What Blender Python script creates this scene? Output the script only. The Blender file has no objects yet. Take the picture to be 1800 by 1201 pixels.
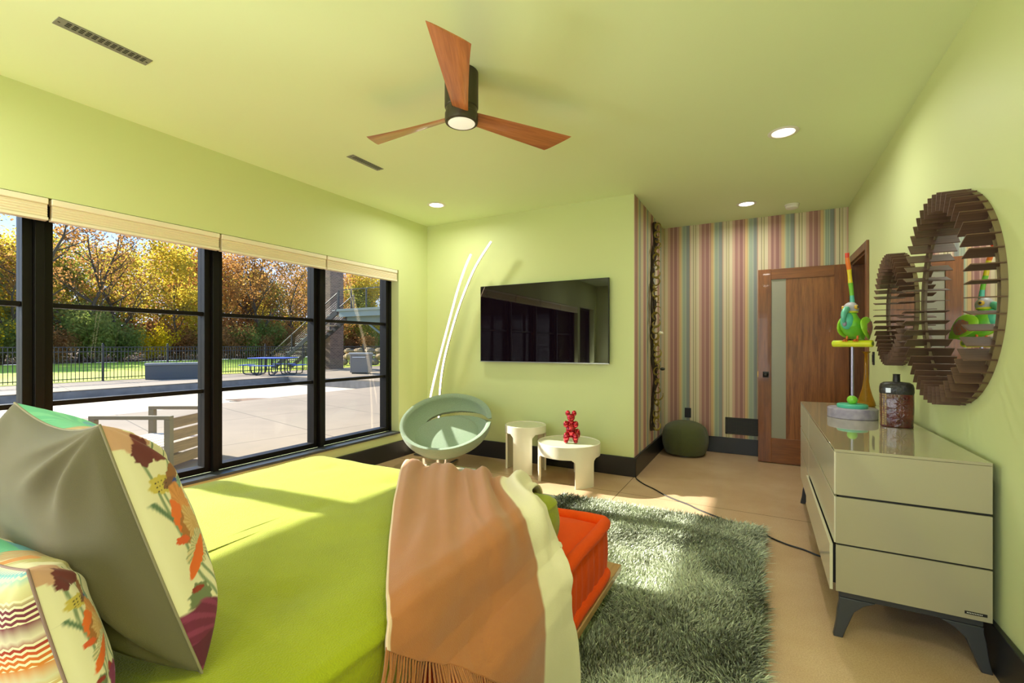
import bpy, bmesh, math, random
import numpy as np
from mathutils import Vector, Matrix, noise as mn

R = math.radians
SC = bpy.context.scene
COL = SC.collection
random.seed(7)

# ------------------------------------------------------------------ camera, world, light
CAM_H = 1.30
YAW = math.atan(438.0 / 800.0)
cd = bpy.data.cameras.new('camera'); cam = bpy.data.objects.new('camera', cd); COL.objects.link(cam)
cam.location = (0, 0, CAM_H); cam.rotation_euler = (R(90), 0, YAW)
cd.sensor_width = 36; cd.lens = 800 / 1800 * 36; cd.shift_y = 6.5 / 1800; cd.clip_start = 0.05; cd.clip_end = 400
SC.camera = cam
SC.view_settings.view_transform = 'Standard'
try: SC.view_settings.look = 'None'
except Exception: pass
SC.view_settings.gamma = 1; SC.view_settings.use_curve_mapping = False
SC.view_settings.exposure = 0.6
SC.cycles.use_denoising = True
SC.cycles.max_bounces = 10; SC.cycles.diffuse_bounces = 5; SC.cycles.glossy_bounces = 5
SC.cycles.transmission_bounces = 8; SC.cycles.transparent_max_bounces = 24
SC.cycles.sample_clamp_indirect = 6; SC.cycles.caustics_reflective = False; SC.cycles.caustics_refractive = False

SUN = Vector((1.0, 0.088, -0.60)).normalized()
sl = bpy.data.lights.new('sun', 'SUN'); so = bpy.data.objects.new('sun', sl); COL.objects.link(so)
sl.energy = 10.0; sl.angle = R(0.8); sl.color = (1.0, 0.95, 0.86)
so.rotation_euler = SUN.to_track_quat('-Z', 'Y').to_euler(); so.location = (-20, -2, 14)

W = bpy.data.worlds.new('world'); SC.world = W; W.use_nodes = True
nt = W.node_tree; nt.nodes.clear()
wo = nt.nodes.new('ShaderNodeOutputWorld'); bg = nt.nodes.new('ShaderNodeBackground')
tc = nt.nodes.new('ShaderNodeTexCoord'); sx = nt.nodes.new('ShaderNodeSeparateXYZ'); cr = nt.nodes.new('ShaderNodeValToRGB')
nt.links.new(tc.outputs['Generated'], sx.inputs[0]); nt.links.new(sx.outputs['Z'], cr.inputs[0])
e = cr.color_ramp.elements
e[0].position = 0.0; e[0].color = (0.80, 0.88, 1.0, 1); e[1].position = 0.75; e[1].color = (0.10, 0.24, 0.66, 1)
q = e.new(0.22); q.color = (0.30, 0.52, 0.95, 1)
nt.links.new(cr.outputs[0], bg.inputs[0]); bg.inputs[1].default_value = 1.5
nt.links.new(bg.outputs[0], wo.inputs[0])

ROOM_WATTS = 7.0      # light of each recessed ceiling lamp
# added fill light behind the camera, sent in through an added rear window
dl = bpy.data.lights.new('rear_fill_light', 'AREA'); do = bpy.data.objects.new('rear_fill_light', dl); COL.objects.link(do)
dl.shape = 'RECTANGLE'; dl.size = 3.2; dl.size_y = 1.9; dl.energy = 50; dl.color = (0.97, 1.0, 0.98)
do.location = (-1.4, -2.62, 1.25); do.rotation_euler = (R(90 + 32), 0, 0)
# added fill light tilted up at the ceiling through an added side door
el = bpy.data.lights.new('side_fill_light', 'AREA'); eo = bpy.data.objects.new('side_fill_light', el); COL.objects.link(eo)
el.shape = 'RECTANGLE'; el.size = 1.0; el.size_y = 2.0; el.energy = 160; el.color = (1.0, 0.98, 0.92)
eo.location = (-4.15, -1.65, 0.95); eo.rotation_euler = (0, R(-90 - 60), 0)

# ------------------------------------------------------------------ helpers: materials
def lin(c):
    return tuple(((v / 255) / 12.92 if v / 255 <= 0.04045 else ((v / 255 + 0.055) / 1.055) ** 2.4) for v in c[:3])
def new_mat(name):
    m = bpy.data.materials.new(name); m.use_nodes = True
    return m, m.node_tree, m.node_tree.nodes['Principled BSDF']
def N(nt, kind, **kw):
    n = nt.nodes.new('ShaderNode' + kind)
    for k, v in kw.items():
        if k in n.inputs: n.inputs[k].default_value = v
        else: setattr(n, k, v)
    return n
def objco(nt, scale=(1, 1, 1), which='Object', rot=(0, 0, 0)):
    t = N(nt, 'TexCoord'); mp = N(nt, 'Mapping'); mp.inputs['Scale'].default_value = scale
    mp.inputs['Rotation'].default_value = rot
    nt.links.new(t.outputs[which], mp.inputs[0]); return mp.outputs[0]
def mat(name, rgb, rough=0.5, metal=0.0, var=0.0, vscale=6.0, bump=0.0, bscale=60.0, sheen=0.0, coat=0.0, spec=None,
        emit=None, estr=0.0, trans=0.0, stretch=(1, 1, 1), rgb2=None):
    m, nt, p = new_mat(name); L = nt.links.new
    c = lin(rgb); p.inputs['Base Color'].default_value = (*c, 1)
    p.inputs['Roughness'].default_value = rough; p.inputs['Metallic'].default_value = metal
    if sheen: p.inputs['Sheen Weight'].default_value = sheen; p.inputs['Sheen Roughness'].default_value = 0.4
    if coat: p.inputs['Coat Weight'].default_value = coat; p.inputs['Coat Roughness'].default_value = 0.03
    if spec is not None: p.inputs['Specular IOR Level'].default_value = spec
    if trans: p.inputs['Transmission Weight'].default_value = trans
    if emit: p.inputs['Emission Color'].default_value = (*lin(emit), 1); p.inputs['Emission Strength'].default_value = estr
    if var or rgb2:
        n = N(nt, 'TexNoise', Scale=vscale, Detail=5.0); L(objco(nt, stretch), n.inputs['Vector'])
        r = N(nt, 'ValToRGB'); r.color_ramp.elements[0].position = 0.3; r.color_ramp.elements[1].position = 0.7
        a = c; b = lin(rgb2) if rgb2 else tuple(min(1, v * (1 + var)) for v in c)
        a = c if rgb2 else tuple(v * (1 - var) for v in c)
        r.color_ramp.elements[0].color = (*a, 1); r.color_ramp.elements[1].color = (*b, 1)
        L(n.outputs['Fac'], r.inputs[0]); L(r.outputs[0], p.inputs['Base Color'])
    if bump:
        n = N(nt, 'TexNoise', Scale=bscale, Detail=3.0); L(objco(nt, stretch), n.inputs['Vector'])
        b = N(nt, 'Bump', Strength=bump, Distance=0.01); L(n.outputs['Fac'], b.inputs['Height']); L(b.outputs[0], p.inputs['Normal'])
    return m
def wood(name, a, b, axis=2, scale=14.0, rough=0.4, coat=0.2, streak=0.06):
    m, nt, p = new_mat(name); L = nt.links.new
    s = [1, 1, 1]; s[axis] = streak
    v = objco(nt, tuple(s))
    n1 = N(nt, 'TexNoise', Scale=scale, Detail=6.0, Roughness=0.65, Distortion=0.4); L(v, n1.inputs['Vector'])
    n2 = N(nt, 'TexNoise', Scale=scale * 7, Detail=3.0); L(v, n2.inputs['Vector'])
    mx = N(nt, 'Math', operation='MULTIPLY_ADD'); L(n2.outputs['Fac'], mx.inputs[0]); mx.inputs[1].default_value = 0.35; L(n1.outputs['Fac'], mx.inputs[2])
    r = N(nt, 'ValToRGB'); r.color_ramp.elements[0].position = 0.45; r.color_ramp.elements[1].position = 0.85
    r.color_ramp.elements[0].color = (*lin(a), 1); r.color_ramp.elements[1].color = (*lin(b), 1)
    L(mx.outputs[0], r.inputs[0]); L(r.outputs[0], p.inputs['Base Color'])
    p.inputs['Roughness'].default_value = rough; p.inputs['Coat Weight'].default_value = coat
    return m
def attr_mat(name, rough=0.8, sheen=0.0, bump=0.0, bscale=200.0, attr='col', trans=0.0):
    m, nt, p = new_mat(name); L = nt.links.new
    a = N(nt, 'Attribute'); a.attribute_name = attr; L(a.outputs['Color'], p.inputs['Base Color'])
    p.inputs['Roughness'].default_value = rough
    if sheen: p.inputs['Sheen Weight'].default_value = sheen
    if bump:
        n = N(nt, 'TexNoise', Scale=bscale, Detail=2.0); L(objco(nt), n.inputs['Vector'])
        b = N(nt, 'Bump', Strength=bump, Distance=0.004); L(n.outputs['Fac'], b.inputs['Height']); L(b.outputs[0], p.inputs['Normal'])
    return m

# ------------------------------------------------------------------ helpers: geometry
def rot2(x, y, a): return x * math.cos(a) - y * math.sin(a), x * math.sin(a) + y * math.cos(a)
class MB:
    def __init__(s): s.v = []; s.f = []; s.col = None; s.uv = None
    def add(s, vs, fs):
        o = len(s.v); s.v += [tuple(map(float, p)) for p in vs]; s.f += [tuple(i + o for i in f) for f in fs]; return s
    def box(s, x0, x1, y0, y1, z0, z1):
        return s.add([(x0, y0, z0), (x1, y0, z0), (x1, y1, z0), (x0, y1, z0), (x0, y0, z1), (x1, y0, z1), (x1, y1, z1), (x0, y1, z1)],
                     [(0, 3, 2, 1), (4, 5, 6, 7), (0, 1, 5, 4), (1, 2, 6, 5), (2, 3, 7, 6), (3, 0, 4, 7)])
    def hexa(s, bot, top):
        return s.add(list(bot) + list(top), [(0, 3, 2, 1), (4, 5, 6, 7), (0, 1, 5, 4), (1, 2, 6, 5), (2, 3, 7, 6), (3, 0, 4, 7)])
    def prism(s, poly, z0, z1, f=lambda x, y, z: (x, y, z)):
        n = len(poly)
        vs = [f(x, y, z0) for x, y in poly] + [f(x, y, z1) for x, y in poly]
        return s.add(vs, [tuple(range(n - 1, -1, -1)), tuple(range(n, 2 * n))] + [(i, (i + 1) % n, n + (i + 1) % n, n + i) for i in range(n)])
    def lathe(s, prof, seg=32, c=(0, 0, 0), close=True):
        vs = []; fs = []
        for r, z in prof:
            for k in range(seg):
                a = 2 * math.pi * k / seg; vs.append((c[0] + r * math.cos(a), c[1] + r * math.sin(a), c[2] + z))
        n = len(prof)
        for i in range(n - 1):
            for k in range(seg):
                fs.append((i * seg + k, i * seg + (k + 1) % seg, (i + 1) * seg + (k + 1) % seg, (i + 1) * seg + k))
        if close:
            fs.append(tuple(range(seg - 1, -1, -1))); fs.append(tuple((n - 1) * seg + k for k in range(seg)))
        return s.add(vs, fs)
    def tube(s, pts, rad, seg=8, closed=False, cap=True, flat=1.0, upv=None):
        pts = [Vector(p) for p in pts]; n = len(pts)
        rs = rad if isinstance(rad, (list, tuple)) else [rad] * n
        vs = []; fs = []; up = Vector(upv) if upv else None
        for i, p in enumerate(pts):
            if closed: t = pts[(i + 1) % n] - pts[i - 1]
            else: t = pts[min(i + 1, n - 1)] - pts[max(i - 1, 0)]
            t.normalize()
            if up is None: up = Vector((0, 0, 1)) if abs(t.z) < 0.9 else Vector((1, 0, 0))
            a = t.cross(up)
            if a.length < 1e-5: a = t.cross(Vector((0.3, 1, 0.2)))
            a.normalize(); b = a.cross(t); b.normalize()
            if not upv: up = b
            for k in range(seg):
                an = 2 * math.pi * k / seg; q = p + (a * math.cos(an) + b * math.sin(an) * flat) * rs[i]; vs.append(tuple(q))
        m = n if closed else n - 1
        for i in range(m):
            j = (i + 1) % n
            for k in range(seg): fs.append((i * seg + k, i * seg + (k + 1) % seg, j * seg + (k + 1) % seg, j * seg + k))
        if cap and not closed: fs.append(tuple(range(seg - 1, -1, -1))); fs.append(tuple((n - 1) * seg + k for k in range(seg)))
        return s.add(vs, fs)
    def ball(s, c, r, seg=16, rings=10, rot=None):
        if not isinstance(r, (tuple, list)): r = (r, r, r)
        vs = []; fs = []
        for i in range(1, rings):
            ph = math.pi * i / rings
            for k in range(seg):
                a = 2 * math.pi * k / seg; vs.append(Vector((r[0] * math.sin(ph) * math.cos(a), r[1] * math.sin(ph) * math.sin(a), r[2] * math.cos(ph))))
        vs.append(Vector((0, 0, r[2]))); vs.append(Vector((0, 0, -r[2])))
        if rot is not None: vs = [rot @ v for v in vs]
        vs = [v + Vector(c) for v in vs]
        for i in range(rings - 2):
            for k in range(seg): fs.append((i * seg + k, (i + 1) * seg + k, (i + 1) * seg + (k + 1) % seg, i * seg + (k + 1) % seg))
        t = len(vs) - 2
        for k in range(seg): fs.append((t, k, (k + 1) % seg)); fs.append((t + 1, (rings - 2) * seg + (k + 1) % seg, (rings - 2) * seg + k))
        return s.add(vs, fs)
    def grid(s, fn, nu, nv, closeu=False):
        vs = []; fs = []
        for j in range(nv + 1):
            for i in range(nu + (0 if closeu else 1)): vs.append(fn(i / nu, j / nv))
        w = nu + (0 if closeu else 1)
        for j in range(nv):
            for i in range(nu):
                i2 = (i + 1) % w; fs.append((j * w + i, j * w + i2, (j + 1) * w + i2, (j + 1) * w + i))
        return s.add(vs, fs)
    def rbox(s, x0, x1, y0, y1, z0, z1, r=0.02, n=3):
        # box with corners rounded in plan and softened top and bottom rims
        def ring(ins, z):
            out = []
            rr = max(r - ins, 0.001)
            for cx, cy, a0 in ((x1 - r, y1 - r, 0), (x0 + r, y1 - r, 90), (x0 + r, y0 + r, 180), (x1 - r, y0 + r, 270)):
                for k in range(n + 1):
                    a = R(a0 + 90 * k / n); out.append((cx + rr * math.cos(a), cy + rr * math.sin(a), z))
            return out
        rings = []
        for k in range(n + 1): a = R(90 * k / n); rings.append(ring(r * 0.999 * (1 - math.sin(a)), z0 + r * (1 - math.cos(a))))
        for k in range(n + 1): a = R(90 * (1 - k / n)); rings.append(ring(r * 0.999 * (1 - math.sin(a)), z1 - r * (1 - math.cos(a))))
        m = len(rings[0]); vs = [p for g in rings for p in g]; fs = []
        for i in range(len(rings) - 1):
            for k in range(m): fs.append((i * m + k, i * m + (k + 1) % m, (i + 1) * m + (k + 1) % m, (i + 1) * m + k))
        fs.append(tuple(range(m - 1, -1, -1))); fs.append(tuple((len(rings) - 1) * m + k for k in range(m)))
        return s.add(vs, fs)
    def build(s, name, m, parent=None, smooth=35, bevel=0, loc=None, mods=None, sub=0, solid=0):
        me = bpy.data.meshes.new(name); me.from_pydata(s.v, [], s.f); me.update()
        if smooth:
            me.polygons.foreach_set('use_smooth', [True] * len(me.polygons))
            try: me.set_sharp_from_angle(angle=R(smooth))
            except Exception: pass
        o = bpy.data.objects.new(name, me); COL.objects.link(o)
        for q in (m if isinstance(m, (list, tuple)) else [m]): me.materials.append(q)
        if parent is not None: o.parent = parent
        if loc: o.location = loc
        if solid: d = o.modifiers.new('solid', 'SOLIDIFY'); d.thickness = solid; d.offset = 0
        if bevel: d = o.modifiers.new('bevel', 'BEVEL'); d.width = bevel; d.segments = 2; d.limit_method = 'ANGLE'
        if sub: d = o.modifiers.new('sub', 'SUBSURF'); d.levels = sub; d.render_levels = sub
        if s.uv is not None:
            u = me.uv_layers.new(name='UVMap'); idx = np.empty(len(me.loops), dtype=np.int32); me.loops.foreach_get('vertex_index', idx)
            u.data.foreach_set('uv', np.asarray(s.uv, dtype=np.float32)[idx].ravel())
        if s.col is not None:
            a = me.color_attributes.new('col', 'FLOAT_COLOR', 'POINT'); a.data.foreach_set('color', np.asarray(s.col, dtype=np.float32).ravel())
        return o
def tag(o, label=None, cat=None, group=None, kind=None):
    if label: o['label'] = label
    if cat: o['category'] = cat
    if group: o['group'] = group
    if kind: o['kind'] = kind
    return o
def thing(name, label, cat, loc=(0, 0, 0), rz=0, group=None, kind=None):
    o = bpy.data.objects.new(name, None); COL.objects.link(o); o.location = loc; o.rotation_euler = (0, 0, rz); o.empty_display_size = 0.1
    return tag(o, label, cat, group, kind)
def struct(o): o['kind'] = 'structure'; return o
def kids(o): return [c for c in list(COL.objects) if c.parent == o]
def dup(root, loc=None, rz=None, label=None, scale=None, group=None):
    r = root.copy(); COL.objects.link(r)
    if loc is not None: r.location = loc
    if rz is not None: r.rotation_euler = (0, 0, rz)
    if scale is not None: r.scale = scale
    if label: r['label'] = label
    if group: r['group'] = group
    for ch in list(root.children):
        c = ch.copy(); COL.objects.link(c); c.parent = r
        for g in list(ch.children):
            d = g.copy(); COL.objects.link(d); d.parent = c
    return r

# ------------------------------------------------------------------ materials
PAINT = (207, 217, 158)
M = {}
M['paint'] = mat('green_wall_paint', PAINT, rough=0.55, bump=0.05, bscale=300, spec=0.35)
M['ceil'] = mat('green_paint_brightened', (228, 243, 196), rough=0.6, spec=0.3)  # same paint as the walls, brightened to make up for light missing overhead
M['black_base'] = mat('black_satin_trim', (26, 27, 29), rough=0.35)
M['frame_black'] = mat('black_window_frame', (13, 11, 9), rough=0.45, spec=0.2)
M['sill'] = mat('dark_sill', (58, 62, 66), rough=0.3)
M['walnut'] = wood('walnut_vertical', (92, 48, 18), (144, 86, 38), axis=2, scale=16)
M['walnut_h'] = wood('walnut_horizontal', (92, 48, 18), (144, 86, 38), axis=0, scale=16)
M['walnut_panel'] = wood('walnut_panel', (100, 54, 20), (158, 98, 46), axis=2, scale=30)
M['walnut_trim'] = wood('walnut_trim', (84, 48, 26), (132, 84, 48), axis=2, scale=20)
M['fan_wood'] = wood('fan_blade_wood', (142, 74, 34), (196, 122, 66), axis=0, scale=18, rough=0.35)
M['fin_wood'] = wood('fin_wood', (66, 46, 34), (108, 80, 62), axis=0, scale=30, rough=0.5, coat=0.0)
M['bronze'] = mat('dark_bronze', (72, 66, 52), rough=0.4, metal=0.5)
M['chrome'] = mat('chrome', (225, 225, 225), rough=0.06, metal=1.0)
M['steel'] = mat('brushed_steel', (170, 172, 175), rough=0.3, metal=1.0)
M['white_plastic'] = mat('white_plastic', (236, 234, 226), rough=0.4)
M['mirror'] = mat('mirror_glass', (238, 238, 236), rough=0.0, metal=1.0)
M['lens'] = mat('frosted_lens', (235, 238, 232), rough=0.6, emit=(255, 250, 235), estr=0.25)
M['led_disc'] = mat('lit_ceiling_lamp_lens', (255, 250, 235), rough=0.5, emit=(255, 246, 220), estr=6.0)
M['led_tube'] = mat('lit_lamp_tube', (255, 245, 230), rough=0.5, emit=(255, 226, 180), estr=4.0)
M['cream_shade'] = mat('cream_shade_fabric', (226, 214, 184), rough=0.85, bump=0.1, bscale=400)
M['cream_rail'] = mat('cream_shade_rail', (234, 226, 204), rough=0.5)
M['table_white'] = mat('ivory_gloss_plastic', (232, 226, 206), rough=0.12, coat=0.4)
M['red_gloss'] = mat('metallic_red', (190, 24, 48), rough=0.08, metal=0.85, coat=1.0)
M['chair_fabric'] = mat('sage_boucle', (142, 162, 136), rough=0.95, var=0.12, vscale=150, bump=0.5, bscale=350, sheen=0.3)
M['pouf_fabric'] = mat('dark_olive_boucle', (82, 88, 50), rough=0.95, var=0.2, vscale=160, bump=0.6, bscale=260, sheen=0.2)
M['velvet'] = mat('lime_velvet', (150, 158, 22), rough=0.8, var=0.07, vscale=5, bump=0.35, bscale=240, sheen=0.25, spec=0.2)
M['orange'] = mat('orange_velvet', (232, 80, 2), rough=0.8, var=0.06, vscale=7, bump=0.3, bscale=200, sheen=0.05, spec=0.2)
M['oak'] = wood('pale_oak', (160, 118, 70), (200, 160, 106), axis=1, scale=20)
M['dark'] = mat('black_plastic', (14, 14, 15), rough=0.45)
M['tv_glass'] = mat('tv_screen', (18, 10, 18), rough=0.02, spec=0.5)
M['cream_glass'] = mat('cream_lacquered_glass', (166, 158, 132), rough=0.05, coat=0.5)
M['cream_front'] = mat('cream_front_lightened', (206, 200, 172), rough=0.14, coat=0.0, spec=0.35)  # dresser cream lightened to put the window's reflection into the front colour
M['leg_grey'] = mat('graphite_metal', (62, 64, 68), rough=0.45, metal=0.2)
M['gap'] = mat('dark_reveal', (30, 28, 26), rough=0.6)

def glass_pane():
    m = bpy.data.materials.new('window_glass'); m.use_nodes = True; nt = m.node_tree; nt.nodes.clear()
    o = N(nt, 'OutputMaterial'); mx = N(nt, 'MixShader'); t = N(nt, 'BsdfTransparent'); g = N(nt, 'BsdfGlossy'); f = N(nt, 'Fresnel', IOR=1.22)
    t.inputs[0].default_value = (0.97, 0.98, 0.97, 1); g.inputs['Roughness'].default_value = 0.0; g.inputs[0].default_value = (0.8, 0.8, 0.8, 1)
    nt.links.new(f.outputs[0], mx.inputs[0]); nt.links.new(t.outputs[0], mx.inputs[1]); nt.links.new(g.outputs[0], mx.inputs[2]); nt.links.new(mx.outputs[0], o.inputs[0])
    return m
M['glass'] = glass_pane()
def frosted():
    m, nt, p = new_mat('frosted_door_glass'); p.inputs['Base Color'].default_value = (*lin((150, 148, 130)), 1); p.inputs['Roughness'].default_value = 0.35
    return m
M['frosted'] = frosted()
def amber():
    m, nt, p = new_mat('amber_glass'); p.inputs['Base Color'].default_value = (*lin((226, 168, 40)), 1); p.inputs['Roughness'].default_value = 0.03
    p.inputs['Transmission Weight'].default_value = 0.75; p.inputs['IOR'].default_value = 1.3
    return m
M['amber'] = amber()

def floor_mat():
    m, nt, p = new_mat('polished_concrete_floor'); L = nt.links.new
    v = objco(nt)
    n1 = N(nt, 'TexNoise', Scale=1.3, Detail=6.0, Roughness=0.6); L(v, n1.inputs['Vector'])
    r = N(nt, 'ValToRGB'); r.color_ramp.elements[0].position = 0.35; r.color_ramp.elements[1].position = 0.7
    r.color_ramp.elements[0].color = (*lin((196, 162, 126)), 1); r.color_ramp.elements[1].color = (*lin((214, 184, 150)), 1)
    L(n1.outputs['Fac'], r.inputs[0])
    n2 = N(nt, 'TexNoise', Scale=180.0, Detail=2.0); L(v, n2.inputs['Vector'])
    r2 = N(nt, 'ValToRGB'); r2.color_ramp.elements[0].position = 0.35; r2.color_ramp.elements[1].position = 0.6
    r2.color_ramp.elements[0].color = (0.80, 0.78, 0.74, 1); r2.color_ramp.elements[1].color = (1, 1, 1, 1); L(n2.outputs['Fac'], r2.inputs[0])
    mu = N(nt, 'MixRGB', blend_type='MULTIPLY'); mu.inputs[0].default_value = 0.8; L(r.outputs[0], mu.inputs[1]); L(r2.outputs[0], mu.inputs[2])
    # saw-cut joints at x = -1.10 and y = 3.98
    s = N(nt, 'SeparateXYZ'); L(v, s.inputs[0])
    prev = None
    for ax, pos in (('X', -1.10), ('Y', 3.98), ('Y', 0.9)):
        a = N(nt, 'Math', operation='ADD'); L(s.outputs[ax], a.inputs[0]); a.inputs[1].default_value = -pos
        b = N(nt, 'Math', operation='ABSOLUTE'); L(a.outputs[0], b.inputs[0])
        c = N(nt, 'Math', operation='LESS_THAN'); L(b.outputs[0], c.inputs[0]); c.inputs[1].default_value = 0.003
        if prev is None: prev = c
        else:
            d = N(nt, 'Math', operation='MAXIMUM'); L(prev.outputs[0], d.inputs[0]); L(c.outputs[0], d.inputs[1]); prev = d
    mj = N(nt, 'MixRGB'); L(prev.outputs[0], mj.inputs[0]); L(mu.outputs[0], mj.inputs[1]); mj.inputs[2].default_value = (*lin((104, 84, 62)), 1)
    L(mj.outputs[0], p.inputs['Base Color']); p.inputs['Roughness'].default_value = 0.22
    p.inputs['Specular IOR Level'].default_value = 0.45
    return m
M['floor'] = floor_mat()

def stripes(axis):
    m, nt, p = new_mat('striped_wallpaper_' + axis); L = nt.links.new
    v = objco(nt); s = N(nt, 'SeparateXYZ'); L(v, s.inputs[0])
    w = N(nt, 'TexNoise', Scale=3.0, Detail=1.0)
    a = N(nt, 'Math', operation='MULTIPLY'); L(s.outputs[axis.upper()], a.inputs[0]); a.inputs[1].default_value = 1 / 0.372
    fr = N(nt, 'Math', operation='FRACT'); a2 = N(nt, 'Math', operation='ADD'); L(a.outputs[0], a2.inputs[0]); a2.inputs[1].default_value = 10.05
    L(a2.outputs[0], fr.inputs[0])
    r = N(nt, 'ValToRGB'); r.color_ramp.interpolation = 'LINEAR'
    cr_, dk, mv, pk, yo, yg, tl, bl = (222, 212, 182), (150, 142, 112), (166, 124, 118), (208, 174, 156), (214, 184, 138), (204, 200, 156), (164, 178, 160), (150, 158, 154)
    st = [(0, cr_), (0.05, cr_), (0.055, dk), (0.07, dk), (0.075, cr_), (0.13, (200, 192, 148)), (0.14, dk), (0.15, cr_), (0.22, cr_), (0.25, pk), (0.30, pk), (0.33, mv),
          (0.40, (176, 134, 128)), (0.42, pk), (0.45, mv), (0.53, (158, 116, 112)), (0.56, pk), (0.58, mv), (0.61, yo), (0.66, yo), (0.69, yg), (0.73, tl), (0.80, (158, 172, 158)), (0.82, (184, 194, 168)),
          (0.84, bl), (0.91, (142, 150, 150)), (0.93, (150, 150, 134)), (0.96, pk), (0.985, cr_)]
    while len(r.color_ramp.elements) > 1: r.color_ramp.elements.remove(r.color_ramp.elements[-1])
    r.color_ramp.elements[0].position = 0; r.color_ramp.elements[0].color = (*lin(cr_), 1)
    for ps, c in st[1:]:
        q = r.color_ramp.elements.new(ps); q.color = (*lin(c), 1)
    L(fr.outputs[0], r.inputs[0])
    # fine threads: 1-D noise along the wall, plus slight weave
    cx = N(nt, 'CombineXYZ'); b = N(nt, 'Math', operation='MULTIPLY'); L(s.outputs[axis.upper()], b.inputs[0]); b.inputs[1].default_value = 90.0; L(b.outputs[0], cx.inputs[0])
    n = N(nt, 'TexNoise', Scale=1.0, Detail=3.0, Roughness=0.7); L(cx.outputs[0], n.inputs['Vector'])
    r2 = N(nt, 'ValToRGB'); r2.color_ramp.elements[0].position = 0.32; r2.color_ramp.elements[1].position = 0.62
    r2.color_ramp.elements[0].color = (0.55, 0.54, 0.5, 1); r2.color_ramp.elements[1].color = (1.12, 1.1, 1.05, 1); L(n.outputs['Fac'], r2.inputs[0])
    mu = N(nt, 'MixRGB', blend_type='MULTIPLY'); mu.inputs[0].default_value = 0.75; L(r.outputs[0], mu.inputs[1]); L(r2.outputs[0], mu.inputs[2])
    L(mu.outputs[0], p.inputs['Base Color']); p.inputs['Roughness'].default_value = 0.8
    return m
M['stripe_x'] = stripes('x'); M['stripe_y'] = stripes('y')

# ------------------------------------------------------------------ the room
XL, XR, YT, YF, YB, ZC = -3.69, 0.827, 4.52, 6.06, -2.3, 2.795
XA = -1.10
struct(MB().box(XL - 0.25, 2.3, YB - 0.2, 6.8, -0.12, 0).build('floor', M['floor']))
struct(MB().box(XL - 0.25, 2.3, YB - 0.2, 6.8, ZC, ZC + 0.2).build('ceiling', M['ceil']))
W0, W1, WZ0, WZ1 = -0.98, 4.00, 0.28, 2.17
w = MB(); w.box(XL - 0.25, XL, YB, -2.15, 0, ZC); w.box(XL - 0.25, XL, -1.12, W0, 0, ZC); w.box(XL - 0.25, XL, -2.15, -1.12, 2.2, ZC); w.box(XL - 0.25, XL, W1, 6.8, 0, ZC); w.box(XL - 0.25, XL, W0, W1, 0, WZ0); w.box(XL - 0.25, XL, W0, W1, WZ1, ZC)
struct(w.build('wall_left', M['paint']))
struct(MB().box(XL, XA - 0.004, YT, 6.8, 0, ZC).build('wall_back', M['paint']))
struct(MB().box(XA - 0.004, XA, YT + 0.001, YF, 0, ZC).build('wall_alcove', M['stripe_y']))
struct(MB().box(XA, XR + 0.14, YF, YF + 0.16, 0, ZC).build('wall_far', M['stripe_x']))
DY0, DY1, DZ = 5.05, 5.87, 2.15
w = MB(); w.box(XR, XR + 0.14, YB, DY0, 0, ZC); w.box(XR, XR + 0.14, DY1, YF, 0, ZC); w.box(XR, XR + 0.14, DY0, DY1, DZ, ZC)
struct(w.build('wall_right', M['paint']))
w = MB(); w.box(XL - 0.25, -3.0, YB - 0.15, YB, 0, ZC); w.box(0.2, XR + 0.14, YB - 0.15, YB, 0, ZC); w.box(-3.0, 0.2, YB - 0.15, YB, 0, 0.3); w.box(-3.0, 0.2, YB - 0.15, YB, 2.2, ZC)
struct(w.build('wall_rear', M['paint']))
wn = struct(thing('window_6', None, None, (0, 0, 0)))  # unseen window added to let in fill light
f = MB(); f.box(-3.0, 0.2, YB - 0.13, YB - 0.05, 0.3, 0.35); f.box(-3.0, 0.2, YB - 0.13, YB - 0.05, 2.15, 2.2)
for x in (-3.0, -1.95, -0.9, 0.15): f.box(x, x + 0.05, YB - 0.13, YB - 0.05, 0.35, 2.15)
f.build('window_frame', M['frame_black'], wn); MB().box(-2.95, 0.15, YB - 0.095, YB - 0.089, 0.35, 2.15).build('glass_pane', M['glass'], wn)
w = MB(); w.box(2.1, 2.25, 4.2, 6.6, 0, ZC); w.box(XR + 0.14, 2.1, 4.1, 4.25, 0, ZC); w.box(XR + 0.14, 2.1, 6.4, 6.55, 0, ZC)
struct(w.build('wall_hall', M['paint']))
BH = 0.19; BT = 0.022
def baseb(name, x0, x1, y0, y1):
    b = MB().box(x0, x1, y0, y1, 0, BH); return struct(b.build(name, M['black_base'], bevel=0.004))
baseb('baseboard_left', XL, XL + BT, -1.12, YT)
baseb('baseboard_back', XL + BT, XA + BT, YT - BT, YT)
baseb('baseboard_alcove', XA, XA + BT, YT, YF)
baseb('baseboard_far', XA + BT, XR, YF - BT, YF)
baseb('baseboard_right', XR - BT, XR, YB, DY0 - 0.075)
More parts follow.
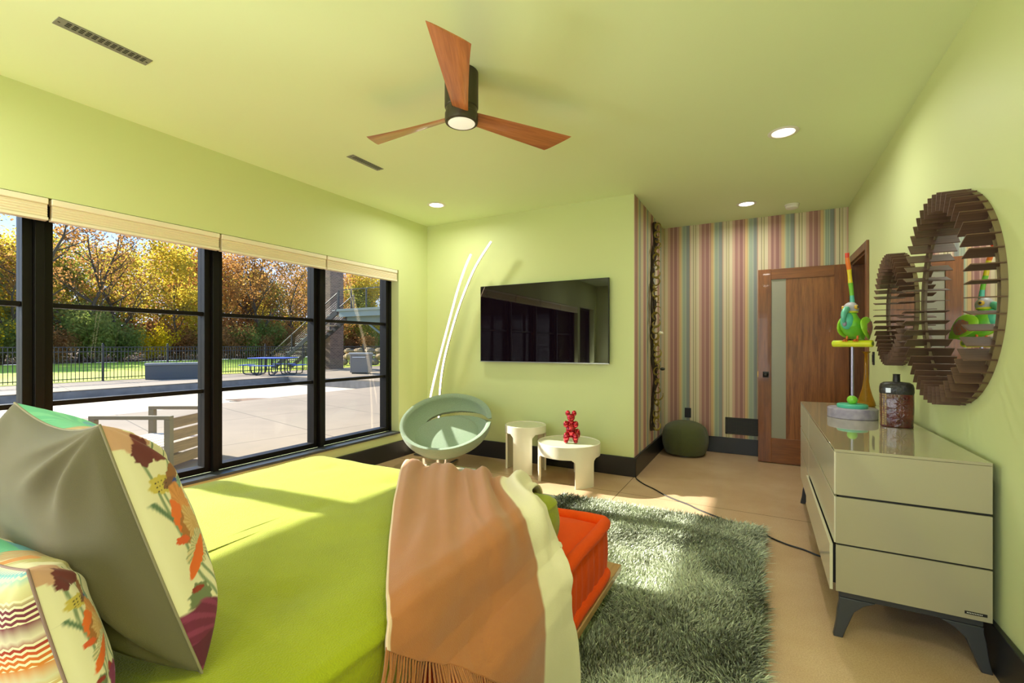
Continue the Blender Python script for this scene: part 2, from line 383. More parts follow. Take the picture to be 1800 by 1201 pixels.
# window: sill, units, mullions
s = MB(); s.box(XL - 0.12, XL + 0.03, W0, W1, WZ0, WZ0 + 0.022); struct(s.build('trim_1', M['sill'], bevel=0.004))
GX0, GX1 = XL - 0.22, XL - 0.12
edges = [-0.97, 0.03, 1.03, 2.03, 3.02, 3.99]
for i in range(5):
    a, b = edges[i] + 0.022, edges[i + 1] - 0.022
    wn = struct(thing('window_%d' % (i + 1), None, None, (0, 0, 0)))
    f = MB(); z0, z1, t = WZ0 + 0.022, WZ1, 0.045
    f.box(GX0, GX1, a, a + t, z0, z1); f.box(GX0, GX1, b - t, b, z0, z1); f.box(GX0, GX1, a + t, b - t, z0, z0 + t); f.box(GX0, GX1, a + t, b - t, z1 - t, z1)
    f.build('window_frame', M['frame_black'], wn, bevel=0.003)
    mt = MB()
    for z in (0.94, 1.545): mt.box(GX0 + 0.02, GX1 - 0.02, a + t, b - t, z - 0.015, z + 0.015)
    mt.build('muntin', M['frame_black'], wn, bevel=0.002)
    MB().box(GX0 + 0.045, GX0 + 0.051, a + t, b - t, z0 + t, z1 - t).build('glass_pane', M['glass'], wn)
ml = MB()
for y in edges[:-1] + []: ml.box(GX0 - 0.01, GX1 + 0.035, y - 0.022, y + 0.022, WZ0 + 0.02, WZ1)
ml.box(GX0 - 0.01, GX1 + 0.01, 3.968, 4.0, WZ0 + 0.02, WZ1)
struct(ml.build('trim_2', M['frame_black'], bevel=0.003))

d2 = struct(thing('fill_door', None, None, (0, 0, 0)))  # unseen glass door added as an opening for the side fill light
f = MB(); f.box(GX0, GX1, -2.15, -2.10, 0, 2.2); f.box(GX0, GX1, -1.17, -1.12, 0, 2.2); f.box(GX0, GX1, -2.10, -1.17, 2.15, 2.2); f.box(GX0, GX1, -2.10, -1.17, 0, 0.06)
f.build('door_frame', M['frame_black'], d2); MB().box(GX0 + 0.045, GX0 + 0.051, -2.10, -1.17, 0.06, 2.15).build('glass_pane', M['glass'], d2)
# roller shades pulled up
segs = [(-0.96, 0.035), (0.045, 1.042), (1.056, 2.010), (2.026, 2.998), (3.012, 3.975)]
names = ['cream window shade over the pane outside the left edge', 'cream window shade at the left edge of the photo, cut off by it',
         'cream pleated shade above the pane with the outdoor armchair', 'cream pleated shade above the pane with the blue picnic table',
         'cream pleated shade above the window pane nearest the corner']
for (y0, y1), lb in zip(segs, names):
    t = thing('window_shade', lb, 'window shade', (XL - 0.005, (y0 + y1) / 2, 2.036), 0, 'cream shades pulled up over the window')
    h = (y1 - y0) / 2
    b = MB(); b.box(-0.045, 0.012, -h, h, 0.094, 0.130); b.build('headrail', M['cream_rail'], t, bevel=0.004)
    b = MB()
    prof = []
    for k in range(5): z = 0.018 + k * 0.0152; prof += [(0.002, z), (0.006, z + 0.0076)]
    prof += [(0.002, 0.094)]
    poly = prof + [(-0.036, 0.094), (-0.036, 0.018)]
    b.prism([(x, z) for x, z in poly], -h + 0.004, h - 0.004, lambda x, z, y: (x, y, z)); b.build('shade_fabric', M['cream_shade'], t, smooth=0)
    b = MB(); b.box(-0.042, 0.010, -h, h, 0, 0.018); b.build('bottom_rail', M['cream_rail'], t, bevel=0.003)

# door opening: casing and jamb
c = MB(); T = 0.072
for x0, x1 in ((XR - 0.02, XR),):
    c.box(x0, x1, DY0 - T, DY0, 0, DZ + T); c.box(x0, x1, DY1, DY1 + T, 0, DZ + T); c.box(x0, x1, DY0, DY1, DZ, DZ + T)
c.box(XR, XR + 0.14, DY0, DY0 + 0.02, 0, DZ); c.box(XR, XR + 0.14, DY1 - 0.02, DY1, 0, DZ); c.box(XR, XR + 0.14, DY0 + 0.02, DY1 - 0.02, DZ - 0.02, DZ)
c.box(XR + 0.06, XR + 0.10, DY0 + 0.02, DY0 + 0.035, 0, DZ - 0.02)
struct(c.build('trim_3', M['walnut_trim'], bevel=0.003))
# open door
d = struct(thing('door_1', None, None, (0, 5.77, 0.008)))
XD0, XD1, DH = -0.03, 0.795, 2.13
f = MB()
f.box(XD0, 0.098, 0, 0.045, 0, DH); f.box(0.668, XD1, 0, 0.045, 0, DH)
f.build('door_stile', M['walnut'], d, bevel=0.002)
f = MB(); f.box(0.098, 0.668, 0, 0.045, DH - 0.115, DH); f.box(0.098, 0.668, 0, 0.045, 0, 0.27)
f.build('door_rail', M['walnut_h'], d, bevel=0.002)
MB().box(0.098, 0.236, 0.012, 0.033, 0.27, DH - 0.115).build('glass_strip', M['frosted'], d)
MB().box(0.236, 0.668, 0.008, 0.037, 0.27, DH - 0.115).build('door_panel', M['walnut_panel'], d)
h = MB().box(0.015, 0.073, -0.008, 0, 0.935, 1.0).build('handle_rose', M['dark'], d, bevel=0.003)
MB().tube([(0.044, -0.008, 0.967), (0.044, -0.04, 0.967)], 0.011, 12).ball((0.044, -0.05, 0.967), (0.026, 0.014, 0.026)).build('handle_knob', M['dark'], h)
MB().box(XD0 - 0.004, XD0, 0.012, 0.033, 0.94, 1.0).build('latch_plate', mat('brass', (190, 150, 70), rough=0.25, metal=1), d)
for z in (0.25, 1.9):
    MB().tube([(XD1 + 0.006, 0.02, z), (XD1 + 0.006, 0.02, z + 0.1)], 0.008, 10).build('hinge', M['dark'], d)

# ------------------------------------------------------------------ ceiling fixtures
def downlight(x, y, label, lamp=True, lit=True):
    t = thing('recessed_light', label, 'ceiling light', (x, y, ZC), 0, 'recessed ceiling lights')
    MB().lathe([(0.070, -0.001), (0.094, -0.001), (0.097, -0.004), (0.092, -0.007), (0.074, -0.009), (0.070, -0.006), (0.070, -0.001)], 40, close=False).build('trim_ring', M['white_plastic'], t)
    MB().lathe([(0.0705, -0.0005), (0.0705, -0.004), (0.03, -0.0065), (0.001, -0.007)], 32).build('lens', M['led_disc'], t)
    if lamp:
        l = bpy.data.lights.new('lamp', 'AREA'); l.shape = 'DISK'; l.size = 0.13; l.energy = ROOM_WATTS; l.color = (1.0, 0.96, 0.88); l.spread = R(170)
        o = bpy.data.objects.new('lamp', l); COL.objects.link(o); o.location = (0, 0, -0.012); o.parent = t
    return t
downlight(0.136, 3.71, 'large lit recessed ceiling light right of the fan, above the dresser')
downlight(-0.136, 5.40, 'small lit recessed light in the alcove ceiling beside the smoke detector')
downlight(-3.03, 3.86, 'lit recessed ceiling light in the corner above the arc lamp')
for x, y in ((-3.03, 0.2), (0.1, 0.6), (-1.45, -1.4), (-3.03, -1.6), (0.1, -1.5)):
    downlight(x, y, 'recessed ceiling light behind the camera, out of the photo')

def vent(x0, x1, y0, y1, label):
    t = thing('ceiling_vent', label, 'vent', ((x0 + x1) / 2, (y0 + y1) / 2, ZC), 0, 'slotted linear vents in the ceiling')
    hx, hy = (x1 - x0) / 2, (y1 - y0) / 2
    vm = mat('vent_grey', (128, 130, 118), rough=0.5)
    p = MB(); p.box(-hx, hx, -hy, hy, -0.004, -0.0005); p.build('face_plate', vm, t, bevel=0.001)
    s = MB(); n = 13; span = 2 * hy - 0.05
    for i in range(n):
        y = -hy + 0.03 + span * (i + 0.5) / n
        for j in range(3):
            x = -hx + 0.028 + j * 0.016
            s.box(x, x + 0.009, y - span / n * 0.34, y + span / n * 0.34, -0.0052, -0.0038)
    s.box(-0.003, 0.003, -hy + 0.008, -hy + 0.016, -0.0052, -0.0038); s.box(-0.003, 0.003, hy - 0.016, hy - 0.008, -0.0052, -0.0038)
    s.build('slots', M['dark'], t)
vent(-2.88, -2.80, 0.825, 1.19, 'grey slotted vent in the ceiling at the upper left, the larger of the two')
vent(-2.88, -2.805, 2.53, 2.86, 'grey slotted vent in the ceiling below the left fan blade, the smaller one')
t = thing('smoke_detector', 'round white smoke detector on the alcove ceiling', 'smoke detector', (0.287, 5.67, ZC))
MB().lathe([(0.068, 0), (0.068, -0.012), (0.060, -0.016)], 32).build('base_plate', M['white_plastic'], t)
MB().lathe([(0.060, -0.016), (0.062, -0.020), (0.058, -0.040), (0.040, -0.048), (0.002, -0.049)], 32).build('cover', M['white_plastic'], t)

# fan
t = thing('ceiling_fan', 'three-bladed wooden ceiling fan with a dark column and round light', 'ceiling fan', (-1.444, 2.06, ZC))
MB().lathe([(0.092, 0), (0.092, -0.19), (0.090, -0.195), (0.086, -0.198), (0.086, -0.225), (0.090, -0.228), (0.091, -0.262), (0.088, -0.274), (0.08, -0.276)], 48).build('motor_column', M['bronze'], t)
lr = MB().lathe([(0.080, -0.276), (0.079, -0.279), (0.074, -0.278), (0.0735, -0.272)], 48, close=False).build('light_ring', M['bronze'], t)
MB().lathe([(0.074, -0.270), (0.074, -0.277), (0.05, -0.281), (0.001, -0.282)], 40).build('light_lens', M['lens'], lr)
def blade():
    b = MB(); n = 26; top = []; bot = []
    def sect(u):
        r = 0.070 + 0.635 * u
        k = min(1, u / 0.16); k = k * k * (3 - 2 * k)
        lead = 0.044 + 0.020 * u; trail = -(0.046 + 0.068 * u)
        if u > 0.9: pass
        pit = R(20 - 8 * u)
        z0 = -0.232 + 0.006 * u
        th = 0.016 - 0.008 * u
        return r, lead, trail, pit, z0, th
    m = 8
    for i in range(n + 1):
        u = i / n; r, le, tr, pit, z0, th = sect(u)
        for j in range(m + 1):
            v = j / m; y = tr + (le - tr) * v
            rr = r - (0.085 * (1 - v) if u == 1 else 0.085 * (1 - v) * u ** 3)
            edge = 1 - (2 * v - 1) ** 4
            cy, cz = -y * math.cos(pit), y * math.sin(pit)
            top.append((rr, cy, z0 + cz + th * 0.5 * edge)); bot.append((rr, cy, z0 + cz - th * 0.5 * edge))
    w_ = m + 1; fs = []; o = len(top)
    for i in range(n):
        for j in range(m):
            a = i * w_ + j; fs.append((a, a + w_, a + w_ + 1, a + 1)); fs.append((o + a, o + a + 1, o + a + w_ + 1, o + a + w_))
    for i in range(n):
        a = i * w_; fs.append((a, o + a, o + a + w_, a + w_)); a = i * w_ + m; fs.append((a, a + w_, o + a + w_, o + a))
    for j in range(m):
        a = n * w_ + j; fs.append((a, o + a, o + a + 1, a + 1)); a = j; fs.append((a, a + 1, o + a + 1, o + a))
    b.add(top + bot, fs); return b
b0 = blade().build('fan_blade', M['fan_wood'], t, smooth=50)
b0.rotation_euler = (0, 0, R(58.5))
for k in (1, 2):
    c = b0.copy(); COL.objects.link(c); c.parent = t; c.rotation_euler = (0, 0, R(58.5 + 120 * k))

# ------------------------------------------------------------------ TV, switches, vents on walls
t = thing('television', 'large flat black wall-mounted television on the green wall', 'television', (-2.095, 4.45, 1.545))
MB().box(-0.761, 0.761, 0.004, 0.032, -0.434, 0.434).build('casing', M['dark'], t, bevel=0.003)
MB().box(-0.755, 0.755, 0.0, 0.004, -0.424, 0.428).build('screen', M['tv_glass'], t)
MB().box(-0.761, 0.761, -0.002, 0.004, -0.434, -0.426).build('bottom_trim', M['steel'], t)
MB().box(-0.25, 0.25, 0.032, 0.068, -0.2, 0.2).build('wall_mount', M['dark'], t)
t = thing('power_outlet', 'small black outlet on the striped wall above the olive pouf', 'outlet', (-0.805, YF, 0.455))
MB().box(-0.037, 0.037, -0.007, 0, -0.06, 0.06).build('cover_plate', M['dark'], t, bevel=0.002)
o_ = MB()
for z in (-0.022, 0.022): o_.box(-0.016, 0.016, -0.010, -0.007, z - 0.014, z + 0.014)
o_.build('socket', M['dark'], t, bevel=0.002)
t = thing('light_switch', 'black switch on the green wall under the small round mirror', 'switch', (XR, 4.79, 1.19))
MB().box(-0.007, 0, -0.03, 0.03, -0.055, 0.055).build('cover_plate', M['dark'], t, bevel=0.002)
MB().box(-0.012, -0.007, -0.014, 0.014, -0.032, 0.032).build('rocker', M['dark'], t, bevel=0.002)
t = thing('wall_grille', 'black rectangular air grille low on the striped wall', 'vent', (-0.19, YF, 0.333))
g = MB(); hw, hh = 0.19, 0.10
g.box(-hw, hw, -0.01, 0, hh - 0.018, hh); g.box(-hw, hw, -0.01, 0, -hh, -hh + 0.018); g.box(-hw, -hw + 0.018, -0.01, 0, -hh, hh); g.box(hw - 0.018, hw, -0.01, 0, -hh, hh)
g.build('frame', mat('grille_black', (34, 33, 26), rough=0.5), t, bevel=0.002)
MB().box(-hw + 0.018, hw - 0.018, -0.002, 0, -hh + 0.018, hh - 0.018).build('backing', M['dark'], t)
g = MB()
for i in range(1, 20): x = -hw + 0.018 + i * (2 * hw - 0.036) / 20; g.box(x - 0.0012, x + 0.0012, -0.007, -0.004, -hh + 0.018, hh - 0.018)
for i in range(1, 9): z = -hh + 0.018 + i * (2 * hh - 0.036) / 9; g.box(-hw + 0.018, hw - 0.018, -0.0085, -0.0055, z - 0.0012, z + 0.0012)
g.build('grid', mat('grille_wire', (52, 50, 36), rough=0.5), t)

# ------------------------------------------------------------------ wall mirrors with fins
def mirror(cy, cz, rad, label, nf=48, dep=0.105, fl=0.072):
    t = thing('wall_mirror', label, 'mirror', (XR, cy, cz), 0, 'round mirrors ringed with wooden fins')
    # axis of the disc is x; local frame x towards the room is negative
    def ring(prof, seg=72):
        vs = []; fs = []
        for r, x in prof:
            for k in range(seg): a = 2 * math.pi * k / seg; vs.append((x, r * math.cos(a), r * math.sin(a)))
        n = len(prof)
        for i in range(n - 1):
            for k in range(seg): fs.append((i * seg + k, i * seg + (k + 1) % seg, (i + 1) * seg + (k + 1) % seg, (i + 1) * seg + k))
        return vs, fs
    vs, fs = ring([(rad, 0), (rad, -0.020), (rad - 0.004, -0.020), (rad - 0.004, -0.010), (rad - 0.042, -0.010), (rad - 0.042, -0.016), (rad - 0.045, -0.016), (rad - 0.045, -0.004)])
    MB().add(vs, fs).build('ring_frame', mat('mirror_ring', (120, 104, 74), rough=0.5), t)
    vs, fs = ring([(rad - 0.044, -0.010), (0.001, -0.010)]); fs.append(tuple(72 + k for k in range(72)))
    MB().add(vs, fs).build('mirror_glass', M['mirror'], t, smooth=0)
    fin0 = MB().box(-dep, -0.004, rad - fl - 0.004, rad + 0.006, -0.0022, 0.0022).build('fin', M['fin_wood'], t)
    for k in range(nf):
        c = fin0 if k == 0 else fin0.copy()
        if k: COL.objects.link(c); c.parent = t
        c.rotation_euler = (2 * math.pi * (k + 0.5) / nf, 0, 0)
    return t
mirror(2.93, 1.52, 0.50, 'larger round mirror ringed with brown wooden fins, nearer the camera')
mirror(3.90, 1.537, 0.367, 'smaller round mirror ringed with brown wooden fins, beside the door frame', dep=0.095, fl=0.06)

# ------------------------------------------------------------------ dresser
t = thing('dresser', 'long cream glass-fronted dresser on dark splayed legs along the right wall', 'dresser', (0.286, 2.472, 0))
DW, DL, Z0, Z1 = 0.512, 1.98, 0.205, 0.836
MB().box(0.018, DW - 0.004, 0.014, DL - 0.004, Z0 + 0.004, Z1 - 0.012).build('carcass', M['gap'], t)
MB().box(0.0, DW, 0.0, DL, Z1 - 0.012, Z1).build('top', M['cream_glass'], t, bevel=0.0015)
rows = [(Z0, 0.410), (0.418, 0.624), (0.634, Z1 - 0.013)]
for i, (a, b) in enumerate(rows):
    MB().box(0.006, DW, 0.002, 0.013, a, b).build('side_panel', M['cream_glass'], t, bevel=0.001)
split = 1.235
for ci, (y0, y1) in enumerate(((0.008, split - 0.003), (split + 0.003, DL - 0.004))):
    for i, (a, b) in enumerate(rows):
        out = 0.016 if (i == 0 and ci == 0) else 0.0
        dr = MB().box(-out, 0.012 - out, y0, y1, a, b).build('drawer', M['cream_front'], t, bevel=0.001)
        MB().box(0.012 - out, 0.03, y0 + 0.03, y1 - 0.03, a + 0.02, b - 0.02).build('drawer_box', M['gap'], dr)
fr = MB(); fr.box(0.02, DW - 0.02, 0.02, 0.05, Z0 - 0.03, Z0 + 0.003); fr.box(0.02, DW - 0.02, DL - 0.05, DL - 0.02, Z0 - 0.03, Z0 + 0.003)
fr.box(0.02, 0.05, 0.05, DL - 0.05, Z0 - 0.03, Z0 + 0.003); fr.box(DW - 0.05, DW - 0.02, 0.05, DL - 0.05, Z0 - 0.03, Z0 + 0.003)
fr.build('base_frame', M['leg_grey'], t, bevel=0.003)
for sx_, sy_ in ((0, 0), (1, 0), (0, 1), (1, 1)):
    x = DW - 0.02 if sx_ else 0.02; y = DL - 0.03 if sy_ else 0.03; ox = 1 if sx_ else -1; oy = 1 if sy_ else -1
    def q4(cx, cy, a, b): return [(cx - a, cy - b), (cx + a, cy - b), (cx + a, cy + b), (cx - a, cy + b)]
    l = MB(); lv = []
    secs = [(x - ox * 0.065, 0.065, 0.175), (x - ox * 0.045, 0.045, 0.155), (x - ox * 0.024, 0.030, 0.12), (x - ox * 0.010, 0.022, 0.06), (x + ox * 0.006, 0.017, 0.0)]
    for cx, a, z in secs:
        cyy = y + oy * 0.012 * (1 - z / 0.175)
        lv += [(px, py, z) for px, py in q4(cx, cyy, a, 0.014)]
    fs = [(0, 1, 2, 3)]
    for i in range(len(secs) - 1):
        for k in range(4): fs.append((i * 4 + k, (i + 1) * 4 + k, (i + 1) * 4 + (k + 1) % 4, i * 4 + (k + 1) % 4))
    n_ = (len(secs) - 1) * 4; fs.append((n_ + 3, n_ + 2, n_ + 1, n_))
    l.add(lv, fs).build('leg', M['leg_grey'], t, bevel=0.003)
pl = MB().box(DW - 0.082, DW - 0.016, -0.0005, 0.002, 0.225, 0.236).build('name_plate', M['dark'], t)
lt = MB()
for i in range(10): lt.box(DW - 0.076 + i * 0.0048, DW - 0.0733 + i * 0.0048, -0.0009, -0.0004, 0.229, 0.2325)
lt.build('lettering', M['white_plastic'], pl, smooth=0)

# ------------------------------------------------------------------ bird sculpture
YP, LG, DG, TEAL, LILAC, GREY = (222, 216, 36), (130, 196, 40), (70, 140, 40), (84, 190, 160), (150, 140, 160), (160, 156, 166)
ZT = 0.836
t = thing('bird_sculpture', 'colourful painted bird on a perch with a tall rainbow crest, standing on the dresser', 'sculpture', (0.514, 3.62, ZT))
lil = mat('lilac_stone', (142, 134, 158), rough=0.5, rgb2=(176, 168, 186), vscale=25)
MB().lathe([(0.130, 0), (0.133, 0.003), (0.133, 0.058), (0.129, 0.062), (0.10, 0.063)], 48).build('base_disc', lil, t)
MB().lathe([(0.080, 0.063), (0.082, 0.066), (0.082, 0.082), (0.078, 0.086), (0.03, 0.087)], 40).build('teal_disc', mat('teal_paint', TEAL, rough=0.4), t)
MB().ball((0, 0, 0.112), 0.029).build('green_ball', mat('lime_paint', (128, 200, 60), rough=0.35), t)
MB().tube([(0, 0, 0.13), (0, 0, 0.455)], 0.0085, 12).build('rod', mat('lilac_metal', (150, 145, 170), rough=0.3, metal=0.6), t)
PZ = 0.474; pa = R(-32)
pd = Vector((math.cos(pa), math.sin(pa), 0))
perch = MB().tube([-pd * 0.112 + Vector((0, 0, PZ)), -pd * 0.108 + Vector((0, 0, PZ)), pd * 0.108 + Vector((0, 0, PZ)), pd * 0.112 + Vector((0, 0, PZ))], [0.019, 0.022, 0.022, 0.019], 20).build('perch', mat('yellow_paint', YP, rough=0.4, rgb2=(176, 206, 44), vscale=14), t)
MB().tube([pd * 0.1121 + Vector((0, 0, PZ)), pd * 0.1135 + Vector((0, 0, PZ))], 0.012, 16).build('perch_end', mat('perch_end', (60, 150, 80), rough=0.4, rgb2=(140, 90, 60), vscale=60), perch)
FWD = Vector((-0.55, -0.835, 0)).normalized(); SIDE = Vector((0, 0, 1)).cross(FWD)   # SIDE = the bird's left
def B(f, s_, z): return FWD * f + SIDE * s_ + Vector((0, 0, PZ + 0.022 + (z * 0.74 if z <= 0.3 else 0.222 + (z - 0.3) * 1.27)))
def loft(secs, seg=20):
    # secs: (centre, up-ish vec half, side half) ellipse rings
    b = MB(); vs = []; fs = []
    for c, u, v in secs:
        for k in range(seg): a = 2 * math.pi * k / seg; vs.append(tuple(c + u * math.cos(a) + v * math.sin(a)))
    for i in range(len(secs) - 1):
        for k in range(seg): fs.append((i * seg + k, i * seg + (k + 1) % seg, (i + 1) * seg + (k + 1) % seg, (i + 1) * seg + k))
    fs.append(tuple(range(seg - 1, -1, -1))); fs.append(tuple((len(secs) - 1) * seg + k for k in range(seg)))
    return b.add(vs, fs)
def along(pts, rads, side=1.0, seg=20):
    pts = [Vector(p) for p in pts]; secs = []
    for i, p in enumerate(pts):
        tt = (pts[min(i + 1, len(pts) - 1)] - pts[max(i - 1, 0)]).normalized(); u = SIDE.cross(tt).normalized()
        secs.append((p, u * rads[i], SIDE * rads[i] * side))
    return loft(secs, seg)
green = mat('bird_green', (128, 204, 44), rough=0.35, rgb2=(86, 176, 60), vscale=12)
body = along([B(-0.135, 0, 0.012), B(-0.105, 0, 0.030), B(-0.06, 0, 0.062), B(-0.01, 0, 0.10), B(0.025, 0, 0.150), B(0.03, 0, 0.195), B(0.018, 0, 0.228), B(0.012, 0, 0.25)],
             [0.012, 0.026, 0.048, 0.066, 0.066, 0.050, 0.036, 0.028], 0.92).build('body', green, t, sub=1)
MB().ball(B(0.058, 0, 0.165), (0.038, 0.034, 0.055)).build('breast', mat('bird_teal', TEAL, rough=0.35), body)
MB().ball(B(0.016, 0, 0.272), (0.042, 0.040, 0.044)).build('head', mat('bird_grey', GREY, rough=0.4, rgb2=(186, 182, 196), vscale=30), t)
MB().tube([B(0.018 + 0.033 * math.cos(a), 0.033 * math.sin(a), 0.243) for a in np.linspace(0, 2 * math.pi, 25)[:-1]], 0.007, 8, closed=True).build('collar', mat('collar_yellow', (206, 210, 60), rough=0.4), t)
beak = along([B(0.045, 0, 0.272), B(0.075, 0, 0.262), B(0.100, 0, 0.232), B(0.106, 0, 0.190), B(0.098, 0, 0.155), B(0.090, 0, 0.138)],
             [0.020, 0.023, 0.022, 0.018, 0.012, 0.004], 0.75).build('beak', mat('beak_teal', (70, 176, 150), rough=0.3, rgb2=(110, 196, 170), vscale=10), t, sub=1)
MB().ball(B(0.091, 0, 0.142), (0.012, 0.012, 0.018)).build('beak_tip', mat('beak_tip_lilac', LILAC, rough=0.3), beak)
for sgn in (-1, 1):
    ey = MB().ball(B(0.028, sgn * 0.035, 0.282), (0.014, 0.014, 0.015)).build('eye', mat('eye_gold', (200, 160, 50), rough=0.3), t)
    MB().ball(B(0.031, sgn * 0.0455, 0.284), (0.0065, 0.0065, 0.0075)).build('pupil', M['dark'], ey)
    wg = along([B(0.03, sgn * 0.062, 0.17), B(0.012, sgn * 0.070, 0.15), B(-0.03, sgn * 0.072, 0.115), B(-0.08, sgn * 0.060, 0.075), B(-0.135, sgn * 0.036, 0.032), B(-0.165, sgn * 0.022, 0.008)],
               [0.014, 0.052, 0.064, 0.050, 0.024, 0.004], 0.26).build('wing', mat('wing_lime', (150, 206, 50), rough=0.35), t, sub=1)
    along([B(0.004, sgn * 0.080, 0.143), B(-0.03, sgn * 0.0845, 0.112), B(-0.075, sgn * 0.0715, 0.078), B(-0.115, sgn * 0.050, 0.048)],
          [0.012, 0.042, 0.036, 0.008], 0.16).build('wing_feathers', mat('wing_grey', (120, 118, 116), rough=0.5, rgb2=(190, 96, 50), vscale=110), wg)
    MB().tube([B(-0.005, sgn * 0.028, 0.055), B(0.0, sgn * 0.030, 0.025), B(0.002, sgn * 0.03, 0.004)], 0.006, 8).build('leg', mat('bird_orange', (216, 110, 50), rough=0.4), t)
    tz = MB()
    for q in (-0.4, 0, 0.4):
        tz.tube([B(0.0, sgn * 0.03, 0.006), B(0.018 * math.cos(q), sgn * 0.03 + 0.018 * math.sin(q), 0.004), B(0.03 * math.cos(q), sgn * 0.03 + 0.03 * math.sin(q), -0.008)], 0.0045, 6)
    tz.build('foot', mat('bird_orange', (216, 110, 50), rough=0.4), t)
cp = [(-0.005, 0.300), (0.0, 0.325), (0.004, 0.352), (0.012, 0.385), (0.022, 0.415), (0.030, 0.45), (0.038, 0.482), (0.052, 0.512), (0.06, 0.54), (0.060, 0.562)]
cols = [((84, 190, 170), 0, 2), ((120, 196, 60), 2, 4), ((226, 206, 40), 4, 6), ((232, 120, 44), 6, 8), ((214, 60, 44), 8, 9)]
crest = None
for c_, a, b in cols:
    seg_ = [B(f, 0, z) for f, z in cp[a:b + 1]]; rr = [0.012 + 0.001 * math.sin(k * 2.1) for k in range(a, b + 1)]
    o_ = MB().tube(seg_, rr, 14).build('crest' if crest is None else 'crest_band', mat('crest_%d' % a, c_, rough=0.35), t if crest is None else crest)
    if crest is None: crest = o_

# amber vase
t = thing('glass_vase', 'tall amber glass vase with a thin neck at the far end of the dresser', 'vase', (0.70, 4.33, ZT))
MB().lathe([(0.012, 0.004), (0.052, 0.0), (0.060, 0.008), (0.056, 0.03), (0.040, 0.08), (0.025, 0.14), (0.015, 0.21), (0.011, 0.30), (0.010, 0.385), (0.014, 0.40), (0.028, 0.412), (0.030, 0.415),
            (0.027, 0.414), (0.012, 0.402), (0.0075, 0.385), (0.0085, 0.30), (0.012, 0.21), (0.022, 0.14), (0.036, 0.08), (0.050, 0.03), (0.045, 0.012), (0.002, 0.010)], 32).build('vase_body', M['amber'], t)
# flask vase
t = thing('ceramic_flask', 'flat flask-shaped ceramic vase, black shoulders over embossed oxblood, on the dresser', 'vase', (0.675, 3.32, ZT), R(-8))
def flask_ring(z, hw, hd): return [(0.82 * hw * (abs(math.cos(a)) ** 0.55) * (1 if math.cos(a) >= 0 else -1), hd * (abs(math.sin(a)) ** 0.8) * (1 if math.sin(a) >= 0 else -1), z) for a in np.linspace(0, 2 * math.pi, 41)[:-1]]
def flask(prof, x0=None):
    vs = []; fs = []; n = 40
    for z, hw, hd in prof: vs += flask_ring(z, hw, hd)
    for i in range(len(prof) - 1):
        for k in range(n): fs.append((i * n + k, i * n + (k + 1) % n, (i + 1) * n + (k + 1) % n, (i + 1) * n + k))
    fs.append(tuple(range(n - 1, -1, -1))); fs.append(tuple((len(prof) - 1) * n + k for k in range(n)))
    return MB().add(vs, fs)
ox = mat('oxblood_glaze', (98, 34, 24), rough=0.2, rgb2=(62, 20, 16), vscale=20, bump=0.6, bscale=45, coat=0.6)
fb = flask([(0, 0.086, 0.036), (0.004, 0.090, 0.040), (0.10, 0.094, 0.046), (0.185, 0.093, 0.045), (0.19, 0.091, 0.043)]).build('flask_body', ox, t)
flask([(0.187, 0.092, 0.0445), (0.20, 0.095, 0.047), (0.226, 0.094, 0.046), (0.243, 0.088, 0.040), (0.253, 0.070, 0.028), (0.256, 0.03, 0.018)]).build('shoulder', mat('black_glaze', (30, 26, 24), rough=0.45, coat=0.1, bump=0.4, bscale=60), t)
MB().lathe([(0.018, 0.25), (0.017, 0.257), (0.016, 0.295), (0.018, 0.300), (0.013, 0.300), (0.012, 0.28)], 20).build('neck', M['dark'], t)
mz = MB()
rr_ = random.Random(3)
for i in range(3):
    for j in range(14):
        x = -0.076 + i * 0.0105; z = 0.012 + j * 0.0128
        yy = -0.046 * (1 - min(1, abs(x) / 0.079) ** 3.6) ** 0.45
        mz.box(x, x + 0.009, yy - 0.0035, yy + 0.006, z, z + 0.0105)
mz.build('mosaic_strip', mat('mosaic_gold', (186, 150, 76), rough=0.3, rgb2=(90, 70, 40), vscale=90), fb)
lf = MB()
for cz in (0.055, 0.135):
    for k in range(8):
        a = 2 * math.pi * k / 8
        p0 = Vector((0.018, 0, cz)); dr_ = Vector((math.cos(a), 0, math.sin(a)))
        pts = [p0 + dr_ * s_ for s_ in (0.004, 0.015, 0.028, 0.036)]
        lf.tube([(p.x, -0.045 * (1 - min(1, abs(p.x) / 0.080) ** 3.6) ** 0.4, p.z) for p in pts], [0.001, 0.004, 0.003, 0.0006], 6)
lf.build('leaf_relief', ox, fb)
MB().box(-0.050, -0.028, -0.0495, -0.044, 0.196, 0.222).build('silver_tile', M['steel'], t)

